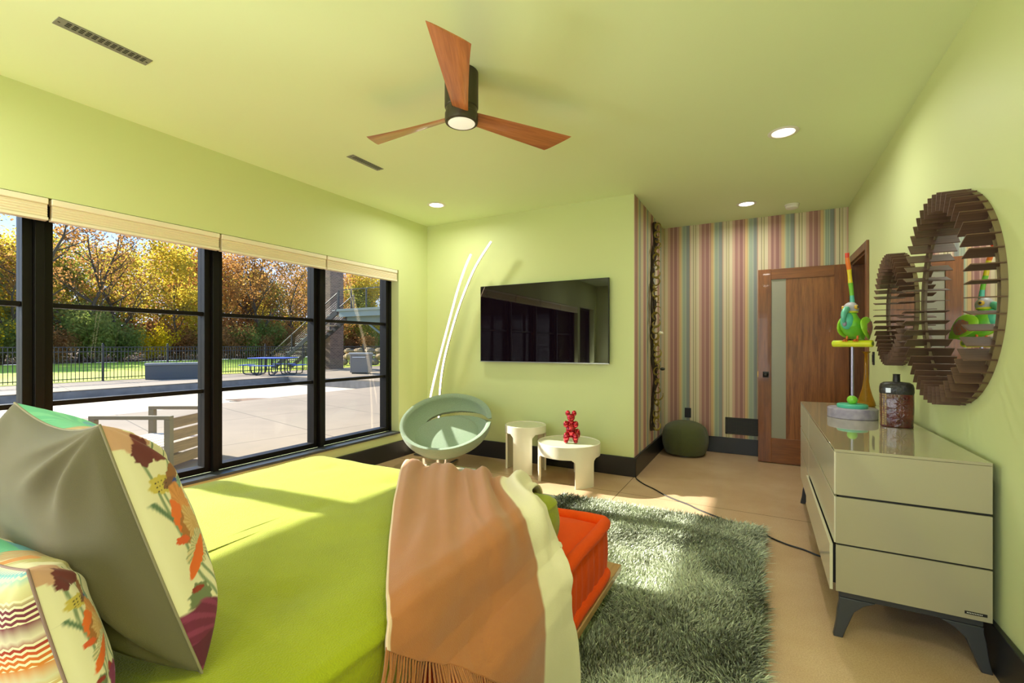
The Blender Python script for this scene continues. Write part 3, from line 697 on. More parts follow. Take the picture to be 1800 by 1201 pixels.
# ------------------------------------------------------------------ side tables
def side_table(rad, h, ap, leg_w, base_ang, label, loc, thick=0.02):
    t = thing('side_table', label, 'side table', loc, 0, 'ivory three-legged tables by the green wall')
    MB().lathe([(rad - 0.03, h - 0.012), (rad - 0.012, h - 0.010), (rad - 0.010, h - 0.001), (rad - 0.004, h), (rad, h - 0.004), (rad, h - ap), (rad - 0.002, h - ap - 0.002), (rad - thick, h - ap), (rad - thick, h - 0.02)], 64).build('tabletop', M['table_white'], t)
    MB().lathe([(0.001, h - 0.0125), (rad - 0.0125, h - 0.0125), (rad - 0.0115, h - 0.006), (0.001, h - 0.006)], 64).build('inset_top', mat('table_inset', (214, 210, 186), rough=0.08, coat=0.5), t)
    for k in range(3):
        a0 = base_ang + k * 2 * math.pi / 3; n = 14; hwang = leg_w / 2 / rad
        b = MB(); zt = h - ap + 0.004; m_ = 10; vs = []
        for j in range(m_ + 1):
            z = zt * j / m_
            q = max(0.0, (z - (zt - 0.05)) / 0.05); flare = 1 + 0.45 * (1 - math.sqrt(max(0, 1 - q * q)))
            for i in range(n + 1):
                a = a0 + hwang * flare * (2 * i / n - 1); vs.append((rad * math.cos(a) * 0.999, rad * math.sin(a) * 0.999, z))
        o = len(vs)
        for j in range(m_ + 1):
            z = zt * j / m_; q = max(0.0, (z - (zt - 0.05)) / 0.05); flare = 1 + 0.45 * (1 - math.sqrt(max(0, 1 - q * q)))
            for i in range(n + 1):
                a = a0 + hwang * flare * (2 * i / n - 1); vs.append(((rad - thick) * math.cos(a), (rad - thick) * math.sin(a), z))
        fs = []; w_ = n + 1
        for j in range(m_):
            for i in range(n): p = j * w_ + i; fs.append((p, p + 1, p + w_ + 1, p + w_)); fs.append((o + p, o + p + w_, o + p + w_ + 1, o + p + 1))
            p = j * w_; fs.append((p, p + w_, o + p + w_, o + p)); p = j * w_ + n; fs.append((p, o + p, o + p + w_, p + w_))
        for i in range(n): fs.append((i, o + i, o + i + 1, i + 1)); p = m_ * w_ + i; fs.append((p, p + 1, o + p + 1, o + p))
        b.add(vs, fs).build('leg', M['table_white'], t)
    return t
# camera direction from each table is about -65 degrees
side_table(0.215, 0.475, 0.075, 0.20, R(-72), 'tall narrow ivory round side table with three curved legs', (-2.16, 4.24, 0))
side_table(0.300, 0.375, 0.115, 0.20, R(-38), 'low wide ivory round side table holding the red figurine', (-1.63, 4.12, 0))

# red balloon-like figurine
t = thing('balloon_figurine', 'glossy red balloon-like animal figurine on the low ivory table', 'figurine', (-1.60, 4.10, 0.372), R(20))
g = MB()
g.ball((0, 0, 0.112), (0.050, 0.047, 0.078)); g.build('torso', M['red_gloss'], t)
g = MB(); g.ball((0, 0, 0.235), (0.040, 0.038, 0.036)); g.ball((-0.012, -0.035, 0.226), (0.018, 0.022, 0.016)); g.build('head', M['red_gloss'], t)
for sx_ in (-1, 1):
    MB().ball((sx_ * 0.030, 0, 0.275), (0.024, 0.018, 0.028)).build('ear', M['red_gloss'], t)
    MB().ball((sx_ * 0.046, -0.015, 0.172), (0.027, 0.03, 0.034)).build('arm', M['red_gloss'], t)
    MB().ball((sx_ * 0.043, -0.035, 0.050), (0.030, 0.036, 0.052)).ball((sx_ * 0.046, -0.05, 0.016), (0.022, 0.03, 0.017)).build('leg', M['red_gloss'], t)
MB().ball((0.06, 0.03, 0.075), (0.03, 0.03, 0.05)).build('tail', M['red_gloss'], t)
MB().ball((0, 0, 0.195), (0.030, 0.028, 0.026)).build('neck', M['red_gloss'], t)

# ------------------------------------------------------------------ pouf
t = thing('pouf', 'round dark olive boucle pouf against the striped wall', 'pouf', (-0.80, 5.775, 0))
def pouf(u, v):
    a = 2 * math.pi * u; z = 0.02 + 0.385 * (1 - math.cos(math.pi * v)) / 2
    q = (z - 0.02) / 0.385
    r = 0.262 * (0.70 + 0.30 * math.sin(math.pi * min(1, q * 0.9 + 0.12)) ** 0.7)
    if q > 0.72: r *= math.sqrt(max(0.0, 1 - ((q - 0.72) / 0.28) ** 2.4)) * 0.999 + 0.001
    r *= 1 - 0.045 * (1 - abs(math.sin(4 * a * 0.5 + 0.4))) ** 6
    z -= 0.022 * math.exp(-(r / 0.06) ** 2)
    return (r * math.cos(a), r * math.sin(a), z)
g = MB().grid(pouf, 96, 40, closeu=True); g.f.append(tuple(range(95, -1, -1))); g.f.append(tuple(40 * 96 + k for k in range(96)))
g.build('cushion', M['pouf_fabric'], t, smooth=60)
MB().lathe([(0.14, 0), (0.143, 0.002), (0.143, 0.019), (0.14, 0.021)], 40).build('base_ring', M['steel'], t)

# ------------------------------------------------------------------ swivel chair
ch = thing('swivel_chair', 'round sage boucle swivel chair on a chrome cross base in the corner', 'chair', (-2.92, 3.88, 0))
tilt = R(27); fa = math.atan2(-0.92, 0.40)          # facing direction in plan
AX = Matrix.Rotation(fa - math.pi / 2, 3, 'Z') @ Matrix.Rotation(-tilt, 3, 'X')   # local +y faces fa; rear side lifted
def bowl(u, v, off=0.0):
    a = 2 * math.pi * u
    # v 0 centre bottom .. 1 rim
    r = 0.475 * math.sin(math.pi / 2 * v ** 0.85); z = -0.265 * math.cos(math.pi / 2 * min(1, v ** 1.15))
    rear = 0.5 - 0.5 * math.sin(a)        # 1 at the rear (-y)
    r *= 1 + 0.03 * rear
    z += 0.02 * rear * v
    return r, z, a
def chair_mesh():
    nu, nv = 220, 90; th = 0.055
    outer = []; inner = []
    for j in range(nv + 1):
        v = 0.02 + 0.98 * j / nv
        for i in range(nu):
            r, z, a = bowl(i / nu, v)
            r2, z2, _ = bowl(i / nu, min(1, v + 0.001)); r1, z1, _ = bowl(i / nu, v - 0.001)
            tr, tz = r2 - r1, z2 - z1; l = math.hypot(tr, tz) or 1; nr, nz = -tz / l, tr / l
            tt = th * (1.25 - 0.35 * v)
            if v > 0.93: tt *= math.sqrt(max(0.0, 1 - ((v - 0.93) / 0.0701) ** 2)) * 0.9 + 0.1
            outer.append((r * math.cos(a), r * math.sin(a), z)); inner.append(((r + nr * tt) * math.cos(a), (r + nr * tt) * math.sin(a), z + nz * tt))
    keep = []
    def slot(i, j):
        a = 2 * math.pi * (i + 0.5) / nu; v = 0.02 + 0.98 * (j + 0.5) / nv
        q = (R(328) - a) / R(150)
        return 0 < q < 1 and abs(v - (0.45 + 0.56 * q ** 3.2)) < 0.060 * math.sqrt(min(1, q / 0.2))
    S = {(i, j) for i in range(nu) for j in range(nv) if slot(i, j)}
    fs = []; o = len(outer)
    def id_(i, j): return j * nu + i % nu
    for j in range(nv):
        for i in range(nu):
            if (i, j) in S: continue
            fs.append((id_(i, j), id_(i, j + 1), id_(i + 1, j + 1), id_(i + 1, j)))
            fs.append((o + id_(i, j), o + id_(i + 1, j), o + id_(i + 1, j + 1), o + id_(i, j + 1)))
            for (di, dj, e0, e1) in ((1, 0, (i + 1, j), (i + 1, j + 1)), (-1, 0, (i, j + 1), (i, j)), (0, 1, (i + 1, j + 1), (i, j + 1)), (0, -1, (i, j), (i + 1, j))):
                if ((i + di) % nu, j + dj) in S: fs.append((id_(*e0), id_(*e1), o + id_(*e1), o + id_(*e0)))
    for i in range(nu):
        if (i, nv - 1) in S: continue
        fs.append((id_(i, nv), o + id_(i, nv), o + id_(i + 1, nv), id_(i + 1, nv)))
    fs.append(tuple(id_(i, 0) for i in range(nu))); fs.append(tuple(o + id_(i, 0) for i in range(nu - 1, -1, -1)))
    b = MB(); C0 = Vector((0, 0, 0.505))
    b.add([tuple(AX @ Vector(p) + C0) for p in outer + inner], fs); return b
chair_mesh().build('shell', M['chair_fabric'], ch, smooth=70)
def pad(u, v):
    a = 2 * math.pi * u; r = 0.36 * math.sin(math.pi / 2 * v); z = -0.168 + 0.040 * math.cos(math.pi / 2 * v) ** 0.6 if v < 1 else -0.168
    return tuple(AX @ Vector((r * math.cos(a), r * math.sin(a) + 0.06, z)) + Vector((0, 0, 0.505)))
g = MB().grid(pad, 48, 10, closeu=True); g.f.append(tuple(range(48))); g.build('seat_cushion', M['chair_fabric'], ch, smooth=70)
MB().lathe([(0.08, 0.235), (0.08, 0.26), (0.05, 0.265)], 24).build('mounting_plate', M['dark'], ch)
MB().lathe([(0.022, 0.03), (0.022, 0.24)], 24).build('column', M['chrome'], ch)
ft = MB()
for k in range(4):
    a = R(15 + 90 * k); c_, s_ = math.cos(a), math.sin(a)
    def P4(r, w_, z): return [(r * c_ - w_ * s_, r * s_ + w_ * c_, z), (r * c_ + w_ * s_, r * s_ - w_ * c_, z)]
    b1 = P4(0.0, 0.022, 0.0) + P4(0.34, 0.016, 0.0)[::-1]; t1 = P4(0.0, 0.022, 0.036) + P4(0.34, 0.016, 0.014)[::-1]
    ft.hexa([b1[0], b1[1], b1[2], b1[3]], [t1[0], t1[1], t1[2], t1[3]])
ft.build('cross_base', M['chrome'], ch, bevel=0.003)

# ------------------------------------------------------------------ floor lamp
lp = thing('arc_floor_lamp', 'floor lamp of two lit curved strips leaning apart behind the sage chair', 'floor lamp', (-3.43, 4.25, 0))
T1 = [(-0.10, 0, 0.02), (-0.06, 0, 0.32), (0.009, 0, 0.696), (0.118, 0, 1.081), (0.225, 0, 1.412), (0.322, 0, 1.705), (0.405, 0, 1.948), (0.503, 0, 2.179), (0.58, 0, 2.319)]
T2 = [(0.09, 0.03, 0.02), (0.10, 0.03, 0.32), (0.118, 0.03, 0.702), (0.159, 0.03, 1.015), (0.235, 0.03, 1.30), (0.355, 0.03, 1.638), (0.48, 0.03, 1.924), (0.633, 0.03, 2.2), (0.826, 0.03, 2.439)]
def spline(pts, n=6):
    pts = [Vector(p) for p in pts]; out = []
    for i in range(len(pts) - 1):
        p0 = pts[max(i - 1, 0)]; p1 = pts[i]; p2 = pts[i + 1]; p3 = pts[min(i + 2, len(pts) - 1)]
        for k in range(n):
            s_ = k / n; out.append(0.5 * ((2 * p1) + (p2 - p0) * s_ + (2 * p0 - 5 * p1 + 4 * p2 - p3) * s_ * s_ + (3 * p1 - p0 - 3 * p2 + p3) * s_ ** 3))
    out.append(pts[-1]); return out
for T_ in (T1, T2):
    pts = spline(T_)
    st = MB().tube([p + Vector((0, 0.010, 0)) for p in pts], 0.010, 8).build('metal_strip', M['steel'], lp)
    MB().tube([p + Vector((0, -0.004, 0)) for p in pts], 0.0105, 10).build('light_strip', M['led_tube'], st)
MB().rbox(-0.17, 0.17, -0.10, 0.14, 0, 0.022, 0.01).build('base', M['steel'], lp)

# ------------------------------------------------------------------ hanging vine on the alcove wall
vn = thing('hanging_vine', 'long twisted dark vine with curled golden leaves hanging on the alcove wall', 'wall hanging', (XA, 5.30, 0))
rr_ = random.Random(11)
path = []
for i in range(50):
    k = i / 49; z = 2.70 - 2.36 * k; path.append((0.036 + 0.014 * math.sin(k * 19), 0.05 * math.sin(k * 9 + 1) - 0.02, z))
MB().tube(path, [0.020 + 0.010 * math.sin(i * 1.7) for i in range(50)], 8).tube([(p[0] - 0.02, p[1] + 0.035 * math.sin(i * 0.45 + 2), p[2]) for i, p in enumerate(path)], [0.013 + 0.004 * math.sin(i) for i in range(50)], 7).build('stem', mat('dark_bark', (56, 44, 26), rough=0.8, var=0.3, vscale=30, bump=0.6, bscale=50), vn)
gold = mat('golden_moss', (150, 130, 46), rough=0.6, rgb2=(98, 90, 30), vscale=30)
for i in range(34):
    k = (i + 0.5) / 34; z = 2.66 - 2.30 * k; y0 = 0.05 * math.sin(k * 9 + 1) - 0.02; yo = rr_.uniform(-0.05, 0.04); R0 = rr_.uniform(0.030, 0.058); ph = rr_.uniform(0, 6.28); tw = rr_.choice((-1, 1))
    pts = []
    for s_ in range(16):
        q = s_ / 15; a = ph + tw * q * rr_.uniform(4.4, 4.8); r_ = R0 * (1 - 0.55 * q)
        pts.append((0.078 + r_ * math.cos(a), y0 - 0.05 + yo + 0.03 * math.sin(a * 0.8), z + r_ * math.sin(a) * 1.1))
    MB().tube(pts, [0.004 + 0.010 * math.sin(math.pi * (s_ + 0.5) / 16) for s_ in range(16)], 6, flat=0.6).build('curled_leaf', gold, vn)
MB().ball((0.11, 0.02, 1.435), (0.022, 0.03, 0.022)).ball((0.10, -0.02, 1.44), (0.018, 0.022, 0.02)).build('white_blossom', mat('ivory_petal', (226, 220, 196), rough=0.6), vn)
MB().ball((0.12, 0.04, 1.03), (0.028, 0.045, 0.018)).build('dark_lobe', mat('dark_lobe', (44, 48, 40), rough=0.6), vn)  # small dark flattened ball on the vine

# ------------------------------------------------------------------ power cord
cpts = [(-1.075, 4.49), (-1.048, 4.427), (-0.96, 4.31), (-0.843, 4.203), (-0.74, 4.09), (-0.637, 4.006), (-0.52, 3.93), (-0.432, 3.847), (-0.268, 3.735), (-0.151, 3.668), (0.0, 3.66), (0.04, 3.54), (0.137, 3.456), (0.24, 3.41), (0.323, 3.35), (0.45, 3.3)]
tag(MB().tube(spline([(x, y, 0.006) for x, y in cpts], 5), 0.0055, 8).build('extension_cord', M['dark']), 'thin black power cord running over the floor from the wall corner to the dresser', 'cord')

# ------------------------------------------------------------------ bed: platform, orange and green mattresses
def nz(x, y, z=0.0): return mn.noise(Vector((x, y, z)))
def rrect(x0, x1, y0, y1, r, step):
    pts = []
    def arc(cx, cy, a0):
        n = max(3, int(r * 1.571 / step))
        for k in range(n): a = R(a0 + 90 * k / n); pts.append((cx + r * math.cos(a), cy + r * math.sin(a)))
    def line(ax, ay, bx, by):
        n = max(1, int(math.hypot(bx - ax, by - ay) / step))
        for k in range(n): pts.append((ax + (bx - ax) * k / n, ay + (by - ay) * k / n))
    arc(x1 - r, y1 - r, 0); line(x1 - r, y1, x0 + r, y1); arc(x0 + r, y1 - r, 90); line(x0, y1 - r, x0, y0 + r)
    arc(x0 + r, y0 + r, 180); line(x0 + r, y0, x1 - r, y0); arc(x1 - r, y0 + r, 270); line(x1, y0 + r, x1, y1 - r)
    return pts
def mattress(t, m, x0, x1, y0, y1, z0, z1, r, roll, pleat, tufts, top_puff=0.012, body='body'):
    rd = 0.035 if roll <= 0.012 else 0.0
    step = 0.022; base = rrect(x0, x1, y0, y1, r, step); n = len(base)
    cx, cy = (x0 + x1) / 2, (y0 + y1) / 2
    nrm = []
    for i in range(n):
        a = Vector(base[i - 1]); b = Vector(base[(i + 1) % n]); d = (b - a).normalized(); nrm.append((d.y, -d.x))
    vs = []; H = z1 - z0
    def ring(inset, z, fn=None):
        for i, (x, y) in enumerate(base):
            nx, ny = nrm[i]; px, py = x - nx * inset, y - ny * inset
            zz = z
            if fn: px, py, zz = fn(i, px, py, z, nx, ny)
            vs.append((px, py, zz))
    rings = 0
    per = 0.075
    ns = 10
    ring(roll * 1.6, z0); rings += 1
    for k in range(ns + 1):
        q = k / ns; z = z0 + 0.012 + (H - 0.024) * q
        def side(i, px, py, z, nx, ny, q=q):
            s_ = i * step; env = math.sin(math.pi * q)
            dd = -roll * 0.9 * 0.6 - pleat * (1 - abs(math.sin(math.pi * s_ / per)) ** 0.5) * env + 0.012 * env
            if rd: z = min(z, z0 + 0.012 + (H - 0.012 - rd) * q)
            return px + nx * dd, py + ny * dd, z
        ring(0, z, side); rings += 1
    ins = ([0.003, 0.008, 0.016, 0.026, 0.036, 0.05, 0.07] if rd else []) + [0.0 if rd else roll * 0.9, roll * 1.4, roll * 2.0, roll * 2.6, 0.10, 0.13, 0.17, 0.22, 0.27, 0.32, 0.37, 0.42, 0.47, 0.52, 0.57, 0.62, 0.67, 0.72, 0.76, 0.80]
    ins = [d for d in ins if d < min(x1 - x0, y1 - y0) / 2 - 0.02 and not (rd and 0.0 <= d < 0.06 and d not in (0.003, 0.008, 0.016, 0.026, 0.036, 0.05))]
    for d in ins:
        def top(i, px, py, z, nx, ny, d=d):
            zz = z1 - 0.008
            if rd and d < rd: zz -= rd * (1 - math.sqrt(max(0.0, 1 - (1 - d / rd) ** 2)))
            if d > roll * 2.2: zz += top_puff * min(1, (d - roll * 2.2) / 0.10)
            elif d > roll * 1.1: zz -= roll * 0.35
            zz += 0.004 * nz(px * 5, py * 5) + 0.0015 * nz(px * 14, py * 14)
            for tx, ty in tufts:
                q2 = (px - tx) ** 2 + (py - ty) ** 2
                zz -= 0.008 * math.exp(-q2 / 0.0012) + 0.005 * math.exp(-q2 / 0.012)
            return px, py, zz
        # keep inset rings inside the outline near the corners
        def safe(i, px, py, z, nx, ny, d=d, top=top):
            px = min(max(px, x0 + d), x1 - d); py = min(max(py, y0 + d), y1 - d)
            return top(i, px, py, z, nx, ny)
        ring(d, z1, safe); rings += 1
    fs = []
    for j in range(rings - 1):
        for i in range(n): fs.append((j * n + i, j * n + (i + 1) % n, (j + 1) * n + (i + 1) % n, (j + 1) * n + i))
    fs.append(tuple(range(n - 1, -1, -1))); fs.append(tuple((rings - 1) * n + i for i in range(n)))
    MB().add(vs, fs).build(body, m, t, smooth=70)
    if roll > 0.012:
        for z in (z1 - roll * 0.55, z0 + roll * 0.8):
            pts = [(x - nrm[i][0] * roll * 0.75, y - nrm[i][1] * roll * 0.75, z + 0.003 * math.sin(i * 0.31)) for i, (x, y) in enumerate(base)]
            rr = [roll * (1 - 0.05 * (1 - abs(math.sin(i * step * 34)) ** 0.5)) for i in range(n)]
            MB().tube(pts, rr, 12, closed=True).build('rolled_edge', m, t, smooth=80)
t = thing('bed_platform', 'low pale oak platform under the orange mattress', 'bed platform', (-1.5, 1.05, 0))
MB().box(-0.965, 0.862, -1.22, 1.30, 0.125, 0.160).build('board', M['oak'], t, bevel=0.004)
MB().box(-0.80, 0.70, -1.05, 1.10, 0.0, 0.125).build('plinth', M['gap'], t)
t = thing('mattress', 'orange velvet mattress with rolled edges and pleated sides, lower layer of the bed', 'mattress', (0, 0, 0))
mattress(t, M['orange'], -2.42, -0.645, -0.12, 2.205, 0.161, 0.445, 0.05, 0.030, 0.020, [(-1.2, 1.98)], 0.012)
t = thing('mattress', 'lime green velvet mattress on top of the orange one', 'mattress', (0, 0, 0))
tf = [(x, y) for x in (-2.0, -1.54, -1.08) for y in (0.25, 0.75, 1.2, 1.62)]
mattress(t, M['velvet'], -2.33, -0.752, -0.10, 1.845, 0.468, 0.655, 0.08, 0.010, 0.002, tf, 0.012)
# ------------------------------------------------------------------ throw blanket
PX = [(-2.6, 0.672), (-0.8, 0.672), (-0.76, 0.655), (-0.735, 0.61), (-0.718, 0.55), (-0.69, 0.505), (-0.65, 0.48), (-0.622, 0.45), (-0.606, 0.4), (-0.6, 0.3), (-0.596, 0.17), (-0.59, 0.06)]
PXs = [0.0]
for a, b in zip(PX, PX[1:]): PXs.append(PXs[-1] + math.hypot(b[0] - a[0], b[1] - a[1]))
S0 = PXs[2]
def prof(s_): s_ = s_ + S0; return float(np.interp(s_, PXs, [p[0] for p in PX])), float(np.interp(s_, PXs, [p[1] for p in PX]))
TR = [[(-0.867, 2.0860000000000003), (-0.682, 2.113), (-0.497, 2.145), (-0.28300000000000003, 2.0540000000000003), (-0.107, 2.016)], [(-0.857, 1.806), (-0.672, 1.833), (-0.487, 1.865), (-0.273, 1.774), (-0.097, 1.736)], [(-0.541, 1.388), (-0.389, 1.433), (-0.233, 1.483), (-0.072, 1.535), (0.031, 1.63)], [(-0.352, 1.166), (-0.223, 1.226), (-0.08, 1.288), (0.034, 1.452), (0.126, 1.632)], [(-0.199, 0.992), (-0.081, 1.049), (0.027, 1.183), (0.14, 1.445), (0.231, 1.558)], [(-0.064, 0.844), (0.025, 0.948), (0.126, 1.158), (0.231, 1.345), (0.329, 1.524)], [(0.01, 0.773), (0.094, 0.917), (0.198, 1.08), (0.318, 1.287), (0.443, 1.531)], [(0.043, 0.752), (0.161, 0.889), (0.279, 1.006), (0.46, 1.252), (0.649, 1.508)]]
def cr1(p, x):
    n = len(p) - 1; x = min(max(x, 0), n - 1e-6); i = int(x); f = x - i
    p0, p1, p2, p3 = (np.array(p[max(i - 1, 0)]), np.array(p[i]), np.array(p[i + 1]), np.array(p[min(i + 2, n)]))
    return 0.5 * (2 * p1 + (p2 - p0) * f + (2 * p0 - 5 * p1 + 4 * p2 - p3) * f * f + (3 * p1 - p0 - 3 * p2 + p3) * f ** 3)
def sY(a, b):  # a along the columns 0..1, b down the rows 0..1
    rows = [cr1(r_, a * 4) for r_ in TR]; return cr1(rows, b * 7)
def throw_pt(a, b, lift=0.0):
    s_, Y = sY(a, b)
    X, Z = prof(s_)
    s1 = prof(s_ - 0.01); s2 = prof(s_ + 0.01); tx, tz = s2[0] - s1[0], s2[1] - s1[1]; l = math.hypot(tx, tz); nx_, nz_ = -tz / l * -1 * -1, tx / l
    nx_, nz_ = -tz / l, tx / l
    k = max(0.0, 1 - b / 0.62)
    f = 0.0
    f += 0.040 * k * (0.5 + 0.5 * math.sin(2 * math.pi * (a * 3.6 + 0.12 + 0.25 * b))) ** 1.4 * min(1, (1 - a) / 0.12, (a + 0.03) / 0.10)
    f += 0.022 * k * (0.5 + 0.5 * math.sin(2 * math.pi * (a * 8.0 + 0.6 * b + 0.3))) * min(1, (1 - a) / 0.1)
    kk = 1 - k
    f += 0.012 * kk * (0.5 + 0.5 * math.sin(2 * math.pi * (a * 2.3 - 0.5 * b + 0.2))) + 0.006 * nz(a * 5, b * 3, 4) + 0.004 * nz(a * 11 + b * 3, b * 9, 7) + 0.010 * math.exp(-((a - 0.42 - 0.22 * b) / 0.018) ** 2) * max(0, 1 - b / 0.7) - 0.008 * math.exp(-((a - 0.66 - 0.05 * b) / 0.02) ** 2) * max(0, 1 - b / 0.5)
    f += 0.018 * max(0, (a - 0.86) / 0.14) * math.sin(b * 15) * (b > 0.45)
    f = max(f, 0.0) + lift + 0.010
    if Y > 1.80:
        e_ = Y - 1.80; r_ = 0.06; an = min(e_ / r_, math.pi / 2)
        dn = max(0, e_ - r_ * math.pi / 2)
        return (X + nx_ * f, 1.80 + (r_ + f * math.sin(an)) * math.sin(an) , Z - r_ * (1 - math.cos(an)) - dn + f * math.cos(an))
    return (X + nx_ * f, Y, Z + nz_ * f)
t = thing('throw_blanket', 'camel wool throw with a cream border and fringe, draped over the bed edge', 'blanket', (0, 0, 0))
nu, nv = 120, 110
b = MB().grid(lambda u, v: throw_pt(u, v), nu, nv)
cb = []
cam_, crm = np.array(lin((170, 104, 54))), np.array(lin((226, 216, 182)))
for j in range(nv + 1):
    for i in range(nu + 1):
        a = i / nu; w_ = min(1, max(0, (a - 0.742) / 0.016)); c = cam_ * (1 - w_) + crm * w_
        if a < 0.022: c = np.array(lin((222, 190, 160)))
        cb.append((*c, 1))
b.col = np.array(cb)
M['wool'] = attr_mat('brushed_wool', rough=0.95, sheen=0.35, bump=0.35, bscale=420)
b.build('blanket', M['wool'], t, smooth=80, solid=0.008)
fr = MB(); rr_ = random.Random(5); cc = []
p_end = {}
for i in range(92):
    a = (i + 0.5) / 92
    p = Vector(throw_pt(a, 1.0)); q = Vector(throw_pt(a, 0.955)); d_ = (p - q).normalized()
    g_ = Vector((0.25, 0, -1)).normalized(); lean = Vector((0.0, -1.0, 0)) * (0.12 + 2.4 * max(0, 1 - i / 22) * rr_.uniform(0.5, 1.0))
    pts = [p - d_ * 0.006]; L_ = rr_.uniform(0.10, 0.13); cl = 0.007 * math.sin(i * 1.5)
    for k in range(1, 7):
        q_ = k / 6; dd = (d_ * (1 - q_ * 0.5) + g_ * 0.35 * q_ + lean * 0.25 + Vector((0, 1, 0)) * cl * 8 * (1 if k > 2 else 0.4)).normalized(); dd.x = max(dd.x, 0.0)
        pts.append(pts[-1] + dd * L_ / 6 + Vector((0.0035 if k < 3 else 0.001, rr_.uniform(-.001, .001), 0)))
    fr.tube(pts, [0.0030] * 6 + [0.0018], 5)
n_per = 35
cf = []
for i in range(92):
    c = cam_ if (i + 0.5) / 92 < 0.75 else crm
    cf += [(*(c * rr_.uniform(0.8, 1.05)), 1)] * n_per
fr.col = np.array(cf)
fr.build('fringe', M['wool'], t, smooth=80)

# ------------------------------------------------------------------ pillows
def pillow_fn(A, B_, C_, D, Tf, sag_top, sag_side, wr, seed):
    A, B_, C_, D = map(Vector, (A, B_, C_, D))
    n0 = (B_ - A).cross(A - D).normalized()      # towards the camera (back of the pillow)
    def f(u, v, side):
        uu, vv = (u + 1) / 2, (v + 1) / 2
        p = A.lerp(B_, uu).lerp(D.lerp(C_, uu), 1 - vv)
        up = ((A - D) + (B_ - C_)).normalized(); rt = ((B_ - A) + (C_ - D)).normalized()
        p = p - up * (sag_top * (1 - u * u) * max(0, v) ** 2) + up * (sag_top * 0.3 * (1 - u * u) * max(0, -v) ** 2)
        p = p - rt * (sag_side * (1 - v * v) * max(0, u) ** 2) + rt * (sag_side * 0.5 * (1 - v * v) * max(0, -u) ** 2)
        e_ = max(0.0, (1 - u ** 4) * (1 - v ** 4)); h = Tf[0 if side > 0 else 1] * (e_ ** 0.5) * (0.86 + 0.14 * (1 - u * u) * (1 - v * v))
        # creases radiating from the corners
        for cu, cv in ((-1, 1), (1, 1), (1, -1), (-1, -1)):
            dx, dy = u - cu, v - cv; rad = math.hypot(dx, dy); an = math.atan2(dy, dx)
            h += wr * math.sin(an * 13 + seed + cu) * math.exp(-((rad - 0.45) / 0.38) ** 2) * e_ ** 0.4
        h += wr * 0.8 * nz(u * 2.2 + seed, v * 2.2, side) * e_ ** 0.5
        return tuple(p + n0 * side * max(h, 0.0))
    return f
def seg_d(U, V, pts):
    d = np.full(U.shape, 9.0)
    for (ax, ay), (bx, by) in zip(pts, pts[1:]):
        l2 = (bx - ax) ** 2 + (by - ay) ** 2; tt = np.clip(((U - ax) * (bx - ax) + (V - ay) * (by - ay)) / l2, 0, 1)
        d = np.minimum(d, np.hypot(U - ax - tt * (bx - ax), V - ay - tt * (by - ay)))
    return d
def wav(U, V, s_, amp): return amp * (np.sin(U * s_ + 1.3) * np.cos(V * s_ * 1.2) + 0.5 * np.sin(U * s_ * 2.3 + V * s_ * 1.9))
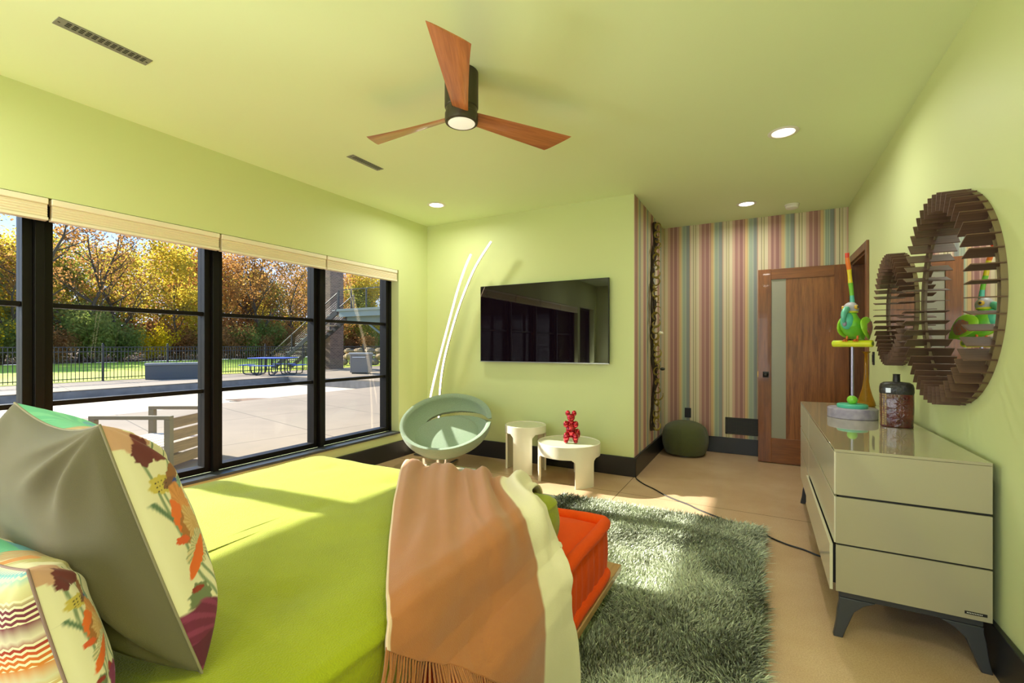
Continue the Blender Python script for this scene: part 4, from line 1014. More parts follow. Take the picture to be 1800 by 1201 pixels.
def floral(n, flip=False, big=True):
    u = np.linspace(-1, 1, n + 1); U, V = np.meshgrid(u, u); U = np.where(U > 0, 1 - (1 - U) * 1.55, -0.55 + U * 0.45); Cc = np.zeros(U.shape + (3,)); Cc[:] = lin((232, 222, 192))
    def put(mask, c, k=1.0):
        c = np.array(lin(c)); kk = (np.clip(mask.astype(float), 0, 1) * k)[..., None]; Cc[:] = Cc * (1 - kk) + c * kk
    def stroke(pts, w_, c): put((w_ + 0.006 - seg_d(U + wav(U, V, 9, 0.003), V, pts)) / 0.010, c)
    def petal(cx, cy, rx, ry, an, c, rag=0.08, streak=None):
        ca, sa = math.cos(an), math.sin(an); rx *= 1.3; ry *= 1.15; x = (U - cx) * ca + (V - cy) * sa; y = -(U - cx) * sa + (V - cy) * ca
        th = np.arctan2(y, x); rr = np.hypot(x / rx, y / ry) * (1 + rag * np.sin(th * 7 + cx * 9) + rag * 0.6 * np.sin(th * 13))
        m_ = rr < 1; put((1 - rr) * 14, c)
        if streak is not None: put(m_ & (np.sin(th * 22 + 3 * rr) > 0.35) & (rr > 0.25), streak, 0.6)
    G = (132, 146, 112); G2 = (96, 120, 92)
    for x0, x1, y0, y1 in ((0.93, 0.80, 0.75, -0.6), (0.86, 0.70, 0.35, -0.7), (0.70, 0.78, 0.9, 0.0), (0.60, 0.66, 0.8, -0.8), (0.5, 0.52, 0.2, -0.9), (0.4, 0.34, 0.9, -0.6), (0.1, 0.2, 0.5, -1), (-0.3, -0.1, 0.9, -1), (-0.6, -0.5, 0.2, -1)):
        stroke([(x0, y0), ((x0 + x1) / 2 + 0.03, (y0 + y1) / 2), (x1, y1)], 0.012, G if x0 > 0.6 else G2)
    stroke([(0.97, 0.30), (0.90, 0.12), (0.80, -0.02), (0.72, -0.05)], 0.014, G2)
    # maroon and pink bloom at the upper right corner
    petal(0.86, 0.86, 0.17, 0.13, 0.3, (206, 158, 132)); petal(0.78, 0.74, 0.13, 0.10, 0.9, (112, 44, 44)); petal(0.90, 0.70, 0.05, 0.09, 0.0, (104, 40, 42))
    # butterfly
    petal(0.84, 0.42, 0.10, 0.07, 0.2, (206, 182, 84)); petal(0.72, 0.48, 0.05, 0.11, 0.4, (150, 96, 60)); petal(0.76, 0.40, 0.06, 0.045, 0, (128, 84, 64)); petal(0.66, 0.36, 0.05, 0.055, 0, (140, 170, 150), streak=(40, 60, 130)); petal(0.71, 0.39, 0.022, 0.03, 0, (40, 70, 160))
    for k in range(12): put(np.hypot(U - 0.80 - 0.035 * (k % 4), V - 0.38 - 0.035 * (k // 4)) < 0.007, (60, 50, 30))
    # orange tulip
    petal(0.70, 0.16, 0.10, 0.20, -0.2, (222, 148, 84), streak=(200, 120, 60)); petal(0.82, 0.12, 0.06, 0.13, 0.1, (232, 108, 36)); petal(0.78, 0.0, 0.07, 0.12, 0.3, (170, 106, 50)); petal(0.67, -0.02, 0.10, 0.16, -0.3, (206, 158, 98), streak=(226, 190, 140))
    petal(0.74, -0.20, 0.15, 0.10, -0.5, (220, 200, 160), streak=(110, 130, 90)); petal(0.78, -0.25, 0.15, 0.05, -0.6, (232, 104, 30)); petal(0.88, -0.06, 0.05, 0.03, 0.3, (222, 90, 40))
    # buds
    petal(0.90, -0.52, 0.06, 0.09, 0.2, (112, 122, 88)); petal(0.90, -0.46, 0.04, 0.02, 0.3, (150, 44, 34)); petal(0.66, -0.50, 0.04, 0.06, -0.5, (160, 36, 36)); 
    # purple bloom
    petal(0.74, -0.90, 0.48, 0.24, 0.35, (112, 28, 66), rag=0.10, streak=(150, 56, 100)); petal(0.58, -0.66, 0.15, 0.13, 0.8, (128, 40, 86)); petal(0.86, -0.90, 0.14, 0.10, 0.2, (92, 20, 52)); petal(0.55, -0.78, 0.05, 0.04, 0, (222, 214, 190), rag=0.3); petal(0.56, -0.62, 0.05, 0.04, 0.7, (176, 130, 180))
    # top edge: teal leaf and striped shell colours
    petal(-0.62, 0.92, 0.36, 0.13, -0.05, (96, 188, 150), rag=0.03, streak=(130, 206, 166)); petal(-0.52, 0.84, 0.18, 0.05, -0.1, (90, 160, 180)); petal(-0.2, 0.78, 0.26, 0.22, -0.2, (196, 176, 130), streak=(206, 116, 70)); petal(-0.36, 0.66, 0.16, 0.10, 0, (140, 100, 96), streak=(206, 100, 60)); petal(0.2, 0.82, 0.22, 0.16, 0.2, (206, 190, 130), streak=(180, 170, 90)); petal(0.05, 0.95, 0.1, 0.06, 0, (222, 150, 80))
    petal(-0.2, -0.2, 0.3, 0.26, 0.3, (222, 120, 60), streak=(240, 180, 120)); petal(0.1, 0.3, 0.14, 0.12, 0, (150, 60, 80)); petal(-0.7, 0.3, 0.2, 0.2, 0, (120, 40, 80), streak=(160, 80, 120)); petal(-0.6, -0.7, 0.24, 0.2, 0, (230, 150, 80), streak=(200, 90, 40))
    return np.concatenate([Cc.reshape(-1, 3), np.ones((Cc.shape[0] * Cc.shape[1], 1))], axis=1)
M['floral'] = attr_mat('floral_print_cotton', rough=0.75, sheen=0.1)
M['linen'] = mat('grey_linen', (100, 92, 68), rough=0.9, var=0.06, vscale=3, bump=0.3, bscale=1100, sheen=0.15)
def zigzag():
    m, nt, p = new_mat('zigzag_knit'); L = nt.links.new
    uv = N(nt, 'TexCoord'); s = N(nt, 'SeparateXYZ'); L(uv.outputs['UV'], s.inputs[0])
    def ma(op, a, b=None):
        n = N(nt, 'Math', operation=op)
        for k, q in enumerate((a, b)):
            if q is None: continue
            if isinstance(q, (int, float)): n.inputs[k].default_value = q
            else: L(q, n.inputs[k])
        return n.outputs[0]
    zx = ma('PINGPONG', ma('MULTIPLY', s.outputs['X'], 46.0), 0.5)
    v2 = ma('ADD', s.outputs['Y'], ma('MULTIPLY', zx, 0.024))
    r = N(nt, 'ValToRGB'); st = [(0.0, (150, 120, 60)), (0.10, (206, 196, 150)), (0.17, (92, 84, 66)), (0.24, (206, 190, 150)), (0.32, (180, 140, 60)), (0.38, (196, 150, 52)), (0.44, (206, 196, 160)), (0.52, (206, 120, 40)),
          (0.58, (196, 84, 36)), (0.62, (150, 40, 40)), (0.66, (216, 204, 176)), (0.74, (120, 52, 66)), (0.82, (112, 46, 60)), (0.86, (206, 190, 140)), (0.93, (214, 208, 160)), (0.98, (150, 190, 186)), (1.0, (120, 170, 180))]
    r.color_ramp.elements[0].position = 0; r.color_ramp.elements[0].color = (*lin(st[0][1]), 1); r.color_ramp.elements[1].position = 1; r.color_ramp.elements[1].color = (*lin(st[-1][1]), 1)
    for ps, c in st[1:-1]: q = r.color_ramp.elements.new(ps); q.color = (*lin(c), 1)
    L(v2, r.inputs[0])
    w2 = ma('FRACT', ma('MULTIPLY', v2, 34.0)); sel = ma('LESS_THAN', w2, 0.45)
    w3 = ma('GREATER_THAN', ma('FRACT', ma('ADD', ma('MULTIPLY', s.outputs['Y'], 4.4), 0.2)), 0.42)
    mk = ma('MULTIPLY', sel, w3)
    mx = N(nt, 'MixRGB'); L(mk, mx.inputs[0]); L(r.outputs[0], mx.inputs[1]); mx.inputs[2].default_value = (*lin((226, 216, 180)), 1)
    L(mx.outputs[0], p.inputs['Base Color']); p.inputs['Roughness'].default_value = 0.9
    return m
M['zigzag'] = zigzag()
def pillow(name, label, A, B_, C_, D, Tf, mback, st=0.035, ss=0.01, wr=0.006, seed=0.0, n=340):
    t = thing(name, label, 'pillow', (0, 0, 0))
    f = pillow_fn(A, B_, C_, D, Tf, st, ss, wr, seed)
    nb = 110
    b = MB().grid(lambda u, v: f(2 * u - 1, 2 * v - 1, 1), nb, nb); b.uv = [(i / nb, j / nb) for j in range(nb + 1) for i in range(nb + 1)]
    b.build('back_cover', mback, t, smooth=80)
    b = MB().grid(lambda u, v: f(1 - 2 * u, 2 * v - 1, -1), n, n); c = floral(n)
    c = c.reshape(n + 1, n + 1, 4)[:, ::-1].reshape(-1, 4); b.col = c
    b.build('floral_front', M['floral'], t, smooth=80)
    ed = [(a, 1) for a in np.linspace(-1, 1, 40)[:-1]] + [(1, a) for a in np.linspace(1, -1, 40)[:-1]] + [(a, -1) for a in np.linspace(1, -1, 40)[:-1]] + [(-1, a) for a in np.linspace(-1, 1, 40)[:-1]]
    MB().tube([f(u, v, 1) for u, v in ed], 0.0024, 8, closed=True).build('seam_piping', mat('piping', (136, 126, 100), rough=0.8) if mback is M['linen'] else mat('piping_mauve', (140, 112, 104), rough=0.8), t)
pillow('floral_pillow', 'large square pillow, plain grey-brown linen back and floral front', (-1.654, 0.405, 1.155), (-1.09, 0.378, 1.15), (-0.946, 0.483, 0.668), (-1.60, 0.43, 0.70), (0.10, 0.145), M['linen'], seed=1.0, wr=0.012)
pillow('striped_pillow', 'zigzag striped pillow with a floral front, in the lower left corner', (-1.465, 0.245, 0.93), (-1.042, 0.270, 0.935), (-0.90, 0.305, 0.668), (-1.38, 0.27, 0.668), (0.07, 0.10), M['zigzag'], seed=4.0, wr=0.004, st=0.02, n=220)

# ------------------------------------------------------------------ shag rug
t = thing('shag_rug', 'deep-pile mottled sage and olive shag rug on the floor beside the bed', 'rug', (0, 0, 0))
RX0, RX1, RY0, RY1 = -2.1, 0.0, -0.6, 3.60
MB().box(RX0, RX1, RY0, RY1, 0.001, 0.012).build('backing', mat('rug_backing', (70, 78, 52), rough=0.95), t)
def pile(nbl, x0, x1, y0, y1, seed):
    rg = np.random.default_rng(seed)
    x = rg.uniform(x0, x1, nbl); y = rg.uniform(y0, y1, nbl)
    def fld(x, y, s_):
        out = np.zeros_like(x)
        r2 = np.random.default_rng(s_)
        for k in range(7):
            fx, fy = r2.normal(0, 4.2 + k * 1.3, 2); ph = r2.uniform(0, 6.28); out += np.sin(fx * x + fy * y + ph) / (1 + 0.25 * k)
        return out / 2.6
    ang = 2.6 * fld(x, y, 21) + rg.normal(0, 0.95, nbl); lean = np.clip(0.60 + 0.30 * fld(x, y, 22) + rg.normal(0, 0.30, nbl), 0.05, 1.3)
    # the pile spills outward along the open edges
    er = np.exp(-(RX1 - x) / 0.03); ef = np.exp(-(RY1 - y) / 0.03)
    dx = np.cos(ang) * lean + er * 0.9; dy = np.sin(ang) * lean + ef * 0.9
    hgt = rg.uniform(0.030, 0.050, nbl)
    wv = rg.uniform(0.0018, 0.0036, nbl) ; wa = rg.uniform(0, np.pi, nbl); wx, wy = np.cos(wa) * wv, np.sin(wa) * wv
    vs = np.zeros((nbl, 7, 3)); T_ = [0, 0.45, 0.8, 1.0]; W_ = [1, 1, 0.8, 0]
    for k in range(3):
        px = x + dx * hgt * T_[k] ** 1.6; py = y + dy * hgt * T_[k] ** 1.6; pz = 0.010 + hgt * T_[k] * (1 - 0.18 * T_[k] * lean)
        vs[:, 2 * k] = np.stack([px - wx * W_[k], py - wy * W_[k], pz], 1); vs[:, 2 * k + 1] = np.stack([px + wx * W_[k], py + wy * W_[k], pz], 1)
    vs[:, 6] = np.stack([x + dx * hgt, y + dy * hgt, 0.010 + hgt * (1 - 0.18 * lean)], 1)
    base = (np.arange(nbl) * 7)[:, None]
    q = np.concatenate([base + np.array([0, 1, 3, 2]), base + np.array([2, 3, 5, 4])], 1).reshape(-1); tri = (base + np.array([4, 5, 6])).reshape(-1)
    me = bpy.data.meshes.new('pile'); me.vertices.add(nbl * 7); me.vertices.foreach_set('co', vs.reshape(-1).astype(np.float32))
    nl = nbl * 8 + nbl * 3; me.loops.add(nl); me.loops.foreach_set('vertex_index', np.concatenate([q, tri]).astype(np.int32))
    me.polygons.add(nbl * 3); starts = np.concatenate([np.arange(nbl * 2) * 4, nbl * 8 + np.arange(nbl) * 3]).astype(np.int32)
    me.polygons.foreach_set('loop_start', starts); me.update(calc_edges=True)
    tone = np.clip(0.46 + 0.58 * fld(x, y, 31) + rg.normal(0, 0.27, nbl), 0, 1)[:, None]  # broad patches paint the light and dark of leaning pile into the colour
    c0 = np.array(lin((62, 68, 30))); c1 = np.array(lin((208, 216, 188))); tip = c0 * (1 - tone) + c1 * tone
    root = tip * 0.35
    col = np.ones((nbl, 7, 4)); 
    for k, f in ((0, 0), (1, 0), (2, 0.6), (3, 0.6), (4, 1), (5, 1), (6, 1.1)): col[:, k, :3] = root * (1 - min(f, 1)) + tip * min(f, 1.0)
    a = me.color_attributes.new('col', 'FLOAT_COLOR', 'POINT'); a.data.foreach_set('color', col.reshape(-1).astype(np.float32))
    me.polygons.foreach_set('use_smooth', [True] * len(me.polygons))
    me.validate()
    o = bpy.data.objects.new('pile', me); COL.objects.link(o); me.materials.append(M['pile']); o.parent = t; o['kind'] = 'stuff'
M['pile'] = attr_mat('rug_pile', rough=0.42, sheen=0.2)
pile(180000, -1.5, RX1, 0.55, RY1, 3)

# ------------------------------------------------------------------ outdoors: terrace, pool, lawn
GZ = -0.22
def tiles_mat():
    m, nt, p = new_mat('terrace_concrete'); L = nt.links.new; v = objco(nt)
    n1 = N(nt, 'TexNoise', Scale=0.35, Detail=7.0, Roughness=0.65); L(v, n1.inputs['Vector'])
    r = N(nt, 'ValToRGB'); r.color_ramp.elements[0].position = 0.35; r.color_ramp.elements[1].position = 0.65
    r.color_ramp.elements[0].color = (*lin((122, 105, 82)), 1); r.color_ramp.elements[1].color = (*lin((140, 121, 96)), 1); L(n1.outputs['Fac'], r.inputs[0])
    mp = N(nt, 'Mapping'); mp.inputs['Rotation'].default_value = (0, 0, R(12)); L(v, mp.inputs[0])
    b = N(nt, 'TexBrick', Scale=1.0); b.offset = 0; b.inputs['Color1'].default_value = (1, 1, 1, 1); b.inputs['Color2'].default_value = (1, 1, 1, 1); b.inputs['Mortar'].default_value = (0.45, 0.42, 0.38, 1)
    b.inputs['Mortar Size'].default_value = 0.012; b.inputs['Brick Width'].default_value = 2.6; b.inputs['Row Height'].default_value = 1.9; L(mp.outputs[0], b.inputs['Vector'])
    mu = N(nt, 'MixRGB', blend_type='MULTIPLY'); mu.inputs[0].default_value = 1; L(r.outputs[0], mu.inputs[1]); L(b.outputs[0], mu.inputs[2]); L(mu.outputs[0], p.inputs['Base Color'])
    p.inputs['Roughness'].default_value = 0.85; return m
M['terrace'] = tiles_mat()
PXa, PXb, PYb = -20.2, -12.4, 14.2
g = MB(); g.box(-24.6, PXa, -12, 40, GZ - 0.6, GZ); g.box(PXb, XL - 0.25, -12, 40, GZ - 0.6, GZ); g.box(PXa, PXb, PYb, 40, GZ - 0.6, GZ)
struct(g.build('terrace', M['terrace']))
g = MB(); g.box(PXa, PXa + 0.06, -12, PYb, GZ - 0.55, GZ - 0.04); g.box(PXa, PXb, PYb - 0.06, PYb, GZ - 0.55, GZ - 0.04); g.box(PXb - 0.06, PXb, -12, PYb, GZ - 0.55, GZ - 0.04)
struct(g.build('pool_wall', mat('pool_wall', (112, 108, 104), rough=0.7, var=0.2, vscale=4)))
struct(MB().box(PXa, PXb, -12, PYb, GZ - 0.5, GZ - 0.38).build('pool_cover', mat('pool_cover', (186, 170, 142), rough=0.8, var=0.06, vscale=0.8)))
bl = []
rr_ = random.Random(2)
for k in range(36):
    a = 2 * math.pi * k / 36; r_ = 1 + 0.22 * math.sin(3 * a + 1) + 0.12 * math.sin(7 * a) + rr_.uniform(-.05, .05); u_, v_ = 1.45 * r_ * math.cos(a), 0.42 * r_ * math.sin(a); bl.append((-15.0 + rot2(u_, v_, R(38))[0], 9.9 + rot2(u_, v_, R(38))[1]))
tag(MB().prism(bl, GZ - 0.379, GZ - 0.365).build('leaf_litter', mat('wet_leaves', (112, 78, 40), rough=0.7, var=0.4, vscale=12)), 'brown patch of wet fallen leaves on the pool cover', 'leaf litter', kind='stuff')
def lawn_mat():
    m, nt, p = new_mat('lawn_grass'); L = nt.links.new; v = objco(nt)
    n1 = N(nt, 'TexNoise', Scale=3.0, Detail=8.0, Roughness=0.75); L(v, n1.inputs['Vector'])
    r = N(nt, 'ValToRGB'); r.color_ramp.elements[0].position = 0.3; r.color_ramp.elements[1].position = 0.7
    r.color_ramp.elements[0].color = (*lin((150, 166, 10)), 1); r.color_ramp.elements[1].color = (*lin((190, 202, 24)), 1); L(n1.outputs['Fac'], r.inputs[0])
    L(r.outputs[0], p.inputs['Base Color']); p.inputs['Roughness'].default_value = 0.9; return m
struct(MB().box(-50, -24.6, -30, 90, GZ - 0.6, GZ + 0.02).build('lawn', lawn_mat()))
struct(MB().grid(lambda u, v: (-50 - 50 * u, -40 + 150 * v, GZ + 0.02 + 3.5 * u * u + 0.25 * nz(u * 12, v * 30)), 24, 60).build('forest_floor', mat('leaf_covered_ground', (120, 84, 46), rough=0.95, rgb2=(74, 62, 34), vscale=2.5)))

# fence
fm = mat('black_fence_metal', (34, 33, 32), rough=0.5)
ft_ = thing('fence_panel', 'black metal picket fence panel between the terrace and the lawn', 'fence', (-24.5, -1.0, GZ), 0, 'black metal fence panels beside the lawn')
FH = 1.45
MB().box(-0.035, 0.035, -0.035, 0.035, 0, FH + 0.10).ball((0, 0, FH + 0.12), 0.035, 10, 6).build('post', fm, ft_)
g = MB()
for z in (0.12, FH - 0.22, FH - 0.03): g.box(-0.016, 0.016, 0, 2.4, z, z + 0.035)
g.build('rail', fm, ft_)
g = MB()
for k in range(1, 19): y = k * 2.4 / 19; g.box(-0.010, 0.010, y - 0.010, y + 0.010, 0.04, FH)
g.build('pickets', fm, ft_, smooth=0)
for k in range(1, 15): dup(ft_, loc=(-24.5, -1.0 + 2.4 * k, GZ))

# planter
t = thing('planter_box', 'long grey rectangular planter box in front of the black fence', 'planter', (-23.6, 10.85, GZ), R(62))
gm = mat('planter_grey', (92, 90, 86), rough=0.7)
MB().box(-1.0, 1.0, -0.32, 0.32, 0.0, 0.62).build('box_body', gm, t, bevel=0.015)
MB().box(-1.03, 1.03, -0.35, 0.35, 0.62, 0.72).build('rim', mat('planter_rim', (138, 136, 128), rough=0.7), t, bevel=0.01)

# picnic table
t = thing('picnic_table', 'blue picnic table with attached bench seats on curved dark legs', 'picnic table', (-22.4, 14.9, GZ), R(30))
blue = mat('blue_coated_mesh', (58, 86, 176), rough=0.5); lgm = mat('dark_leg_tube', (40, 42, 48), rough=0.5)
MB().rbox(-0.95, 0.95, -0.75, 0.75, 0.83, 0.875, 0.02).build('tabletop', blue, t)
for x, y, w_, l_ in ((-1.35, 0, 0.18, 0.5), (1.35, 0, 0.18, 0.5), (0, -1.15, 0.6, 0.16), (0, 1.15, 0.6, 0.16)):
    MB().rbox(x - w_, x + w_, y - l_, y + l_, 0.47, 0.505, 0.015).build('bench_seat', blue, t)
    sx_ = 1 if x > 0 else -1 if x < 0 else 0; sy_ = 1 if y > 0 else -1 if y < 0 else 0
    for q in (-0.35, 0.35):
        if sx_: pts = [(sx_ * 0.55, q, 0.84), (sx_ * 0.55, q, 0.2), (sx_ * 0.62, q, 0.05), (sx_ * 0.75, q, 0.02), (sx_ * 1.2, q, 0.02), (sx_ * 1.33, q, 0.06), (sx_ * 1.37, q, 0.2), (sx_ * 1.37, q, 0.47)]
        else: pts = [(q, sy_ * 0.5, 0.84), (q, sy_ * 0.5, 0.2), (q, sy_ * 0.55, 0.05), (q, sy_ * 0.65, 0.02), (q, sy_ * 1.0, 0.02), (q, sy_ * 1.12, 0.06), (q, sy_ * 1.16, 0.2), (q, sy_ * 1.16, 0.47)]
        MB().tube(pts, 0.03, 8).build('leg', lgm, t)

# brick column
def brick():
    m, nt, p = new_mat('brown_brick'); L = nt.links.new
    t_ = N(nt, 'TexCoord'); s = N(nt, 'SeparateXYZ'); L(t_.outputs['Object'], s.inputs[0]); a = N(nt, 'Math', operation='ADD'); L(s.outputs['X'], a.inputs[0]); L(s.outputs['Y'], a.inputs[1])
    c = N(nt, 'CombineXYZ'); L(a.outputs[0], c.inputs[0]); L(s.outputs['Z'], c.inputs[1])
    b = N(nt, 'TexBrick', Scale=1.0); L(c.outputs[0], b.inputs['Vector']); b.inputs['Color1'].default_value = (*lin((128, 98, 76)), 1); b.inputs['Color2'].default_value = (*lin((98, 74, 58)), 1); b.inputs['Mortar'].default_value = (*lin((150, 136, 116)), 1)
    b.inputs['Brick Width'].default_value = 0.24; b.inputs['Row Height'].default_value = 0.09; b.inputs['Mortar Size'].default_value = 0.008
    L(b.outputs[0], p.inputs['Base Color']); p.inputs['Roughness'].default_value = 0.9; return m
M['brick'] = brick()
t = thing('brick_column', 'tall brown brick column holding up the raised deck', 'column', (-24.6, 20.3, GZ))
MB().box(-0.75, 0.6, -0.5, 0.55, 0, 8.2).build('shaft', M['brick'], t)
MB().box(-0.80, 0.65, -0.55, 0.60, 8.2, 8.4).build('cap', mat('stone_cap', (176, 166, 146), rough=0.8), t)
# raised deck
dk = mat('grey_green_deck_paint', (112, 122, 112), rough=0.6)
t = thing('raised_deck', 'raised grey deck with a railing beyond the terrace', 'deck', (-19, 18.5, GZ))
MB().box(-2.9, 9.0, 0, 5.0, 3.50, 3.64).build('deck_boards', dk, t)
MB().box(-2.75, 9.0, 0.08, 0.22, 3.18, 3.50).build('fascia', mat('deck_fascia', (136, 146, 136), rough=0.6), t)
MB().box(-2.4, 9.0, 0.35, 0.50, 2.80, 3.18).build('beam', dk, t)
for x in (0.35, 6.0): MB().box(x - 0.12, x + 0.12, 0.35, 0.59, 0, 2.80).build('support_post', mat('deck_post', (150, 160, 148), rough=0.6), t)
MB().tube([(0.2, 0.4, 2.2), (-1.3, 0.4, 3.1)], 0.06, 6).build('brace', dk, t)
g = MB(); g.box(-2.8, 9.0, 0.05, 0.11, 4.72, 4.77)
for z in np.linspace(3.78, 4.62, 8): g.box(-2.8, 9.0, 0.075, 0.085, z - 0.005, z + 0.005)
g.build('railing', fm, t, smooth=0)
for x in (-2.8, -1.75, -0.55, 0.65, 1.9): MB().box(x - 0.035, x + 0.035, 0.045, 0.115, 3.64, 4.75).build('railing_post', fm, t)
# deck chair seen above the deck
t = thing('slatted_deck_chair', 'white slatted chair standing on the raised deck behind the railing', 'chair', (-18.9, 20.3, GZ + 3.64))
g = MB()
for k in range(9): g.box(-0.9, 0.55, -0.02 + 0.03 * k, 0.02 + 0.03 * k, 0.40 + 0.085 * k, 0.44 + 0.085 * k)
g.build('backrest', M['white_plastic'], t); MB().box(-0.9, 0.55, -0.65, 0, 0.34, 0.40).build('seat', M['white_plastic'], t)
for x in (-0.87, 0.50):
    for y in (-0.62, -0.03): MB().box(x, x + 0.05, y, y + 0.05, 0, 0.36).build('leg', M['white_plastic'], t)
# stairs up to the deck
t = thing('deck_stairs', 'dark metal stairs with handrails climbing to the raised deck', 'stairs', (-28.2, 18.6, GZ))
n_ = 13; run, rise = 6.3 / n_, 3.6 / n_
g = MB()
for k in range(n_): g.box(run * k, run * (k + 1) + 0.04, 0, 1.2, rise * (k + 1) - 0.05, rise * (k + 1))
g.build('treads', mat('pale_tread', (196, 186, 166), rough=0.8), t)
for y in (0.0, 1.2):
    MB().hexa([(0, y - 0.03, 0), (0.5, y - 0.03, 0), (0.5, y + 0.03, 0), (0, y + 0.03, 0)], [(6.2, y - 0.03, 3.62), (6.3, y - 0.03, 3.35), (6.3, y + 0.03, 3.35), (6.2, y + 0.03, 3.62)]).build('stringer', fm, t)
    g = MB(); g.tube([(-0.05, y, 1.0), (0.1, y, 1.03), (6.3, y, 4.6)], 0.035, 8)
    for q in np.linspace(0.15, 0.85, 6): g.tube([(0.1, y, 0.1 + q * 0.9), (6.3, y, 3.65 + q * 0.9)], 0.010, 5)
    g.build('handrail', fm, t)
    for x in (0.1, 2.1, 4.2, 6.3): MB().box(x - 0.035, x + 0.035, y - 0.035, y + 0.035, x * 3.6 / 6.3, x * 3.6 / 6.3 + 1.02).build('baluster', fm, t)
# cabinet on the terrace
t = thing('outdoor_cabinet', 'grey outdoor cabinet standing on the terrace under the deck', 'cabinet', (-18.9, 17.6, GZ), R(28))
cm = mat('cabinet_grey', (122, 114, 102), rough=0.6)
MB().box(-0.48, 0.48, -0.35, 0.35, 0.06, 1.02).build('body', cm, t, bevel=0.02)
MB().box(-0.53, 0.53, -0.40, 0.40, 1.02, 1.12).build('lid', mat('cabinet_lid', (170, 164, 150), rough=0.6), t, bevel=0.02)
MB().box(-0.35, 0.35, -0.375, -0.35, 0.86, 0.90).build('handle', M['steel'], t)
MB().box(-0.40, 0.40, -0.30, 0.30, 0, 0.06).build('plinth', M['dark'], t)
# boulders
rr_ = random.Random(9)
pos = ['top of the rock wall', 'foot of the rock wall']
kk = 0
for row in range(3):
    for k in range(5):
        sc = rr_.uniform(0.38, 0.52)
        c = Vector((-27.9 + k * 0.72 + (row % 2) * 0.3, 24.2 + k * 0.34 + row * 0.28, GZ + 0.26 + row * 0.40))
        b = MB().ball((0, 0, 0), (sc, sc * 0.7, sc * 0.56), 14, 9)
        b.v = [tuple(Vector(v) * (1 + 0.28 * nz(v[0] * 3 + kk, v[1] * 3, v[2] * 3))) for v in b.v]
        o = b.build('boulder', mat('tan_rock_%d' % kk, (176, 146, 102) if kk % 3 else (150, 128, 98), rough=0.9, var=0.25, vscale=5, bump=0.8, bscale=8), smooth=30, loc=c)
        tag(o, 'tan boulder in the rock retaining wall behind the black fence', 'boulder', 'boulders of the rock wall'); kk += 1

# outdoor armchair just outside the window
t = thing('outdoor_armchair', 'square-framed outdoor armchair with slatted seat and back on the terrace', 'armchair', (-6.78, 2.96, GZ), math.atan2(0.47, 0.88))
tk = mat('weathered_frame', (122, 108, 84), rough=0.7); sl_ = wood('slat_wood', (108, 84, 56), (150, 120, 84), axis=1, scale=20, coat=0.0)
HW, DP, HH, q = 0.47, 0.49, 0.68, 0.075
# local x runs along the arms (towards the window is +x), y across the seat
for y in (-HW, HW - 0.06):
    g = MB(); g.box(-DP, DP, y, y + 0.06, HH - q * 0.6, HH); g.box(-DP, -DP + q, y, y + 0.06, 0, HH - q * 0.6); g.box(DP - q, DP, y, y + 0.06, 0, HH - q * 0.6); g.box(-DP + q, DP - q, y, y + 0.06, 0.0, 0.05)
    g.build('side_frame', tk, t, bevel=0.004)
for i, z in enumerate((0.07, 0.22, 0.37, 0.52)): MB().box(DP - 0.05, DP - 0.025, -HW + 0.06, HW - 0.06, z, z + 0.125).build('back_slat', sl_, t, bevel=0.003)
for i in range(7): x = -DP + 0.04 + i * 0.125; MB().box(x, x + 0.105, -HW + 0.06, HW - 0.06, 0.285, 0.31).build('seat_slat', mat('pale_slat', (206, 186, 160), rough=0.7), t, bevel=0.003)

# ------------------------------------------------------------------ trees
def leaf_mat(name, c, c2):
    m = bpy.data.materials.new(name); m.use_nodes = True; nt = m.node_tree; nt.nodes.clear(); L = nt.links.new
    o = N(nt, 'OutputMaterial'); d = N(nt, 'BsdfDiffuse'); tr = N(nt, 'BsdfTranslucent'); mx = N(nt, 'MixShader'); mx.inputs[0].default_value = 0.7
    n = N(nt, 'TexNoise', Scale=1.1, Detail=4.0); L(objco(nt), n.inputs['Vector']); r = N(nt, 'ValToRGB'); r.color_ramp.elements[0].position = 0.38; r.color_ramp.elements[1].position = 0.62
    r.color_ramp.elements[0].color = (*lin(c), 1); r.color_ramp.elements[1].color = (*lin(c2), 1); L(n.outputs['Fac'], r.inputs[0])
    L(r.outputs[0], d.inputs[0]); L(r.outputs[0], tr.inputs[0]); L(d.outputs[0], mx.inputs[1]); L(tr.outputs[0], mx.inputs[2]); L(mx.outputs[0], o.inputs[0]); return m
bark = mat('tree_bark', (84, 70, 56), rough=0.95, var=0.25, vscale=3)
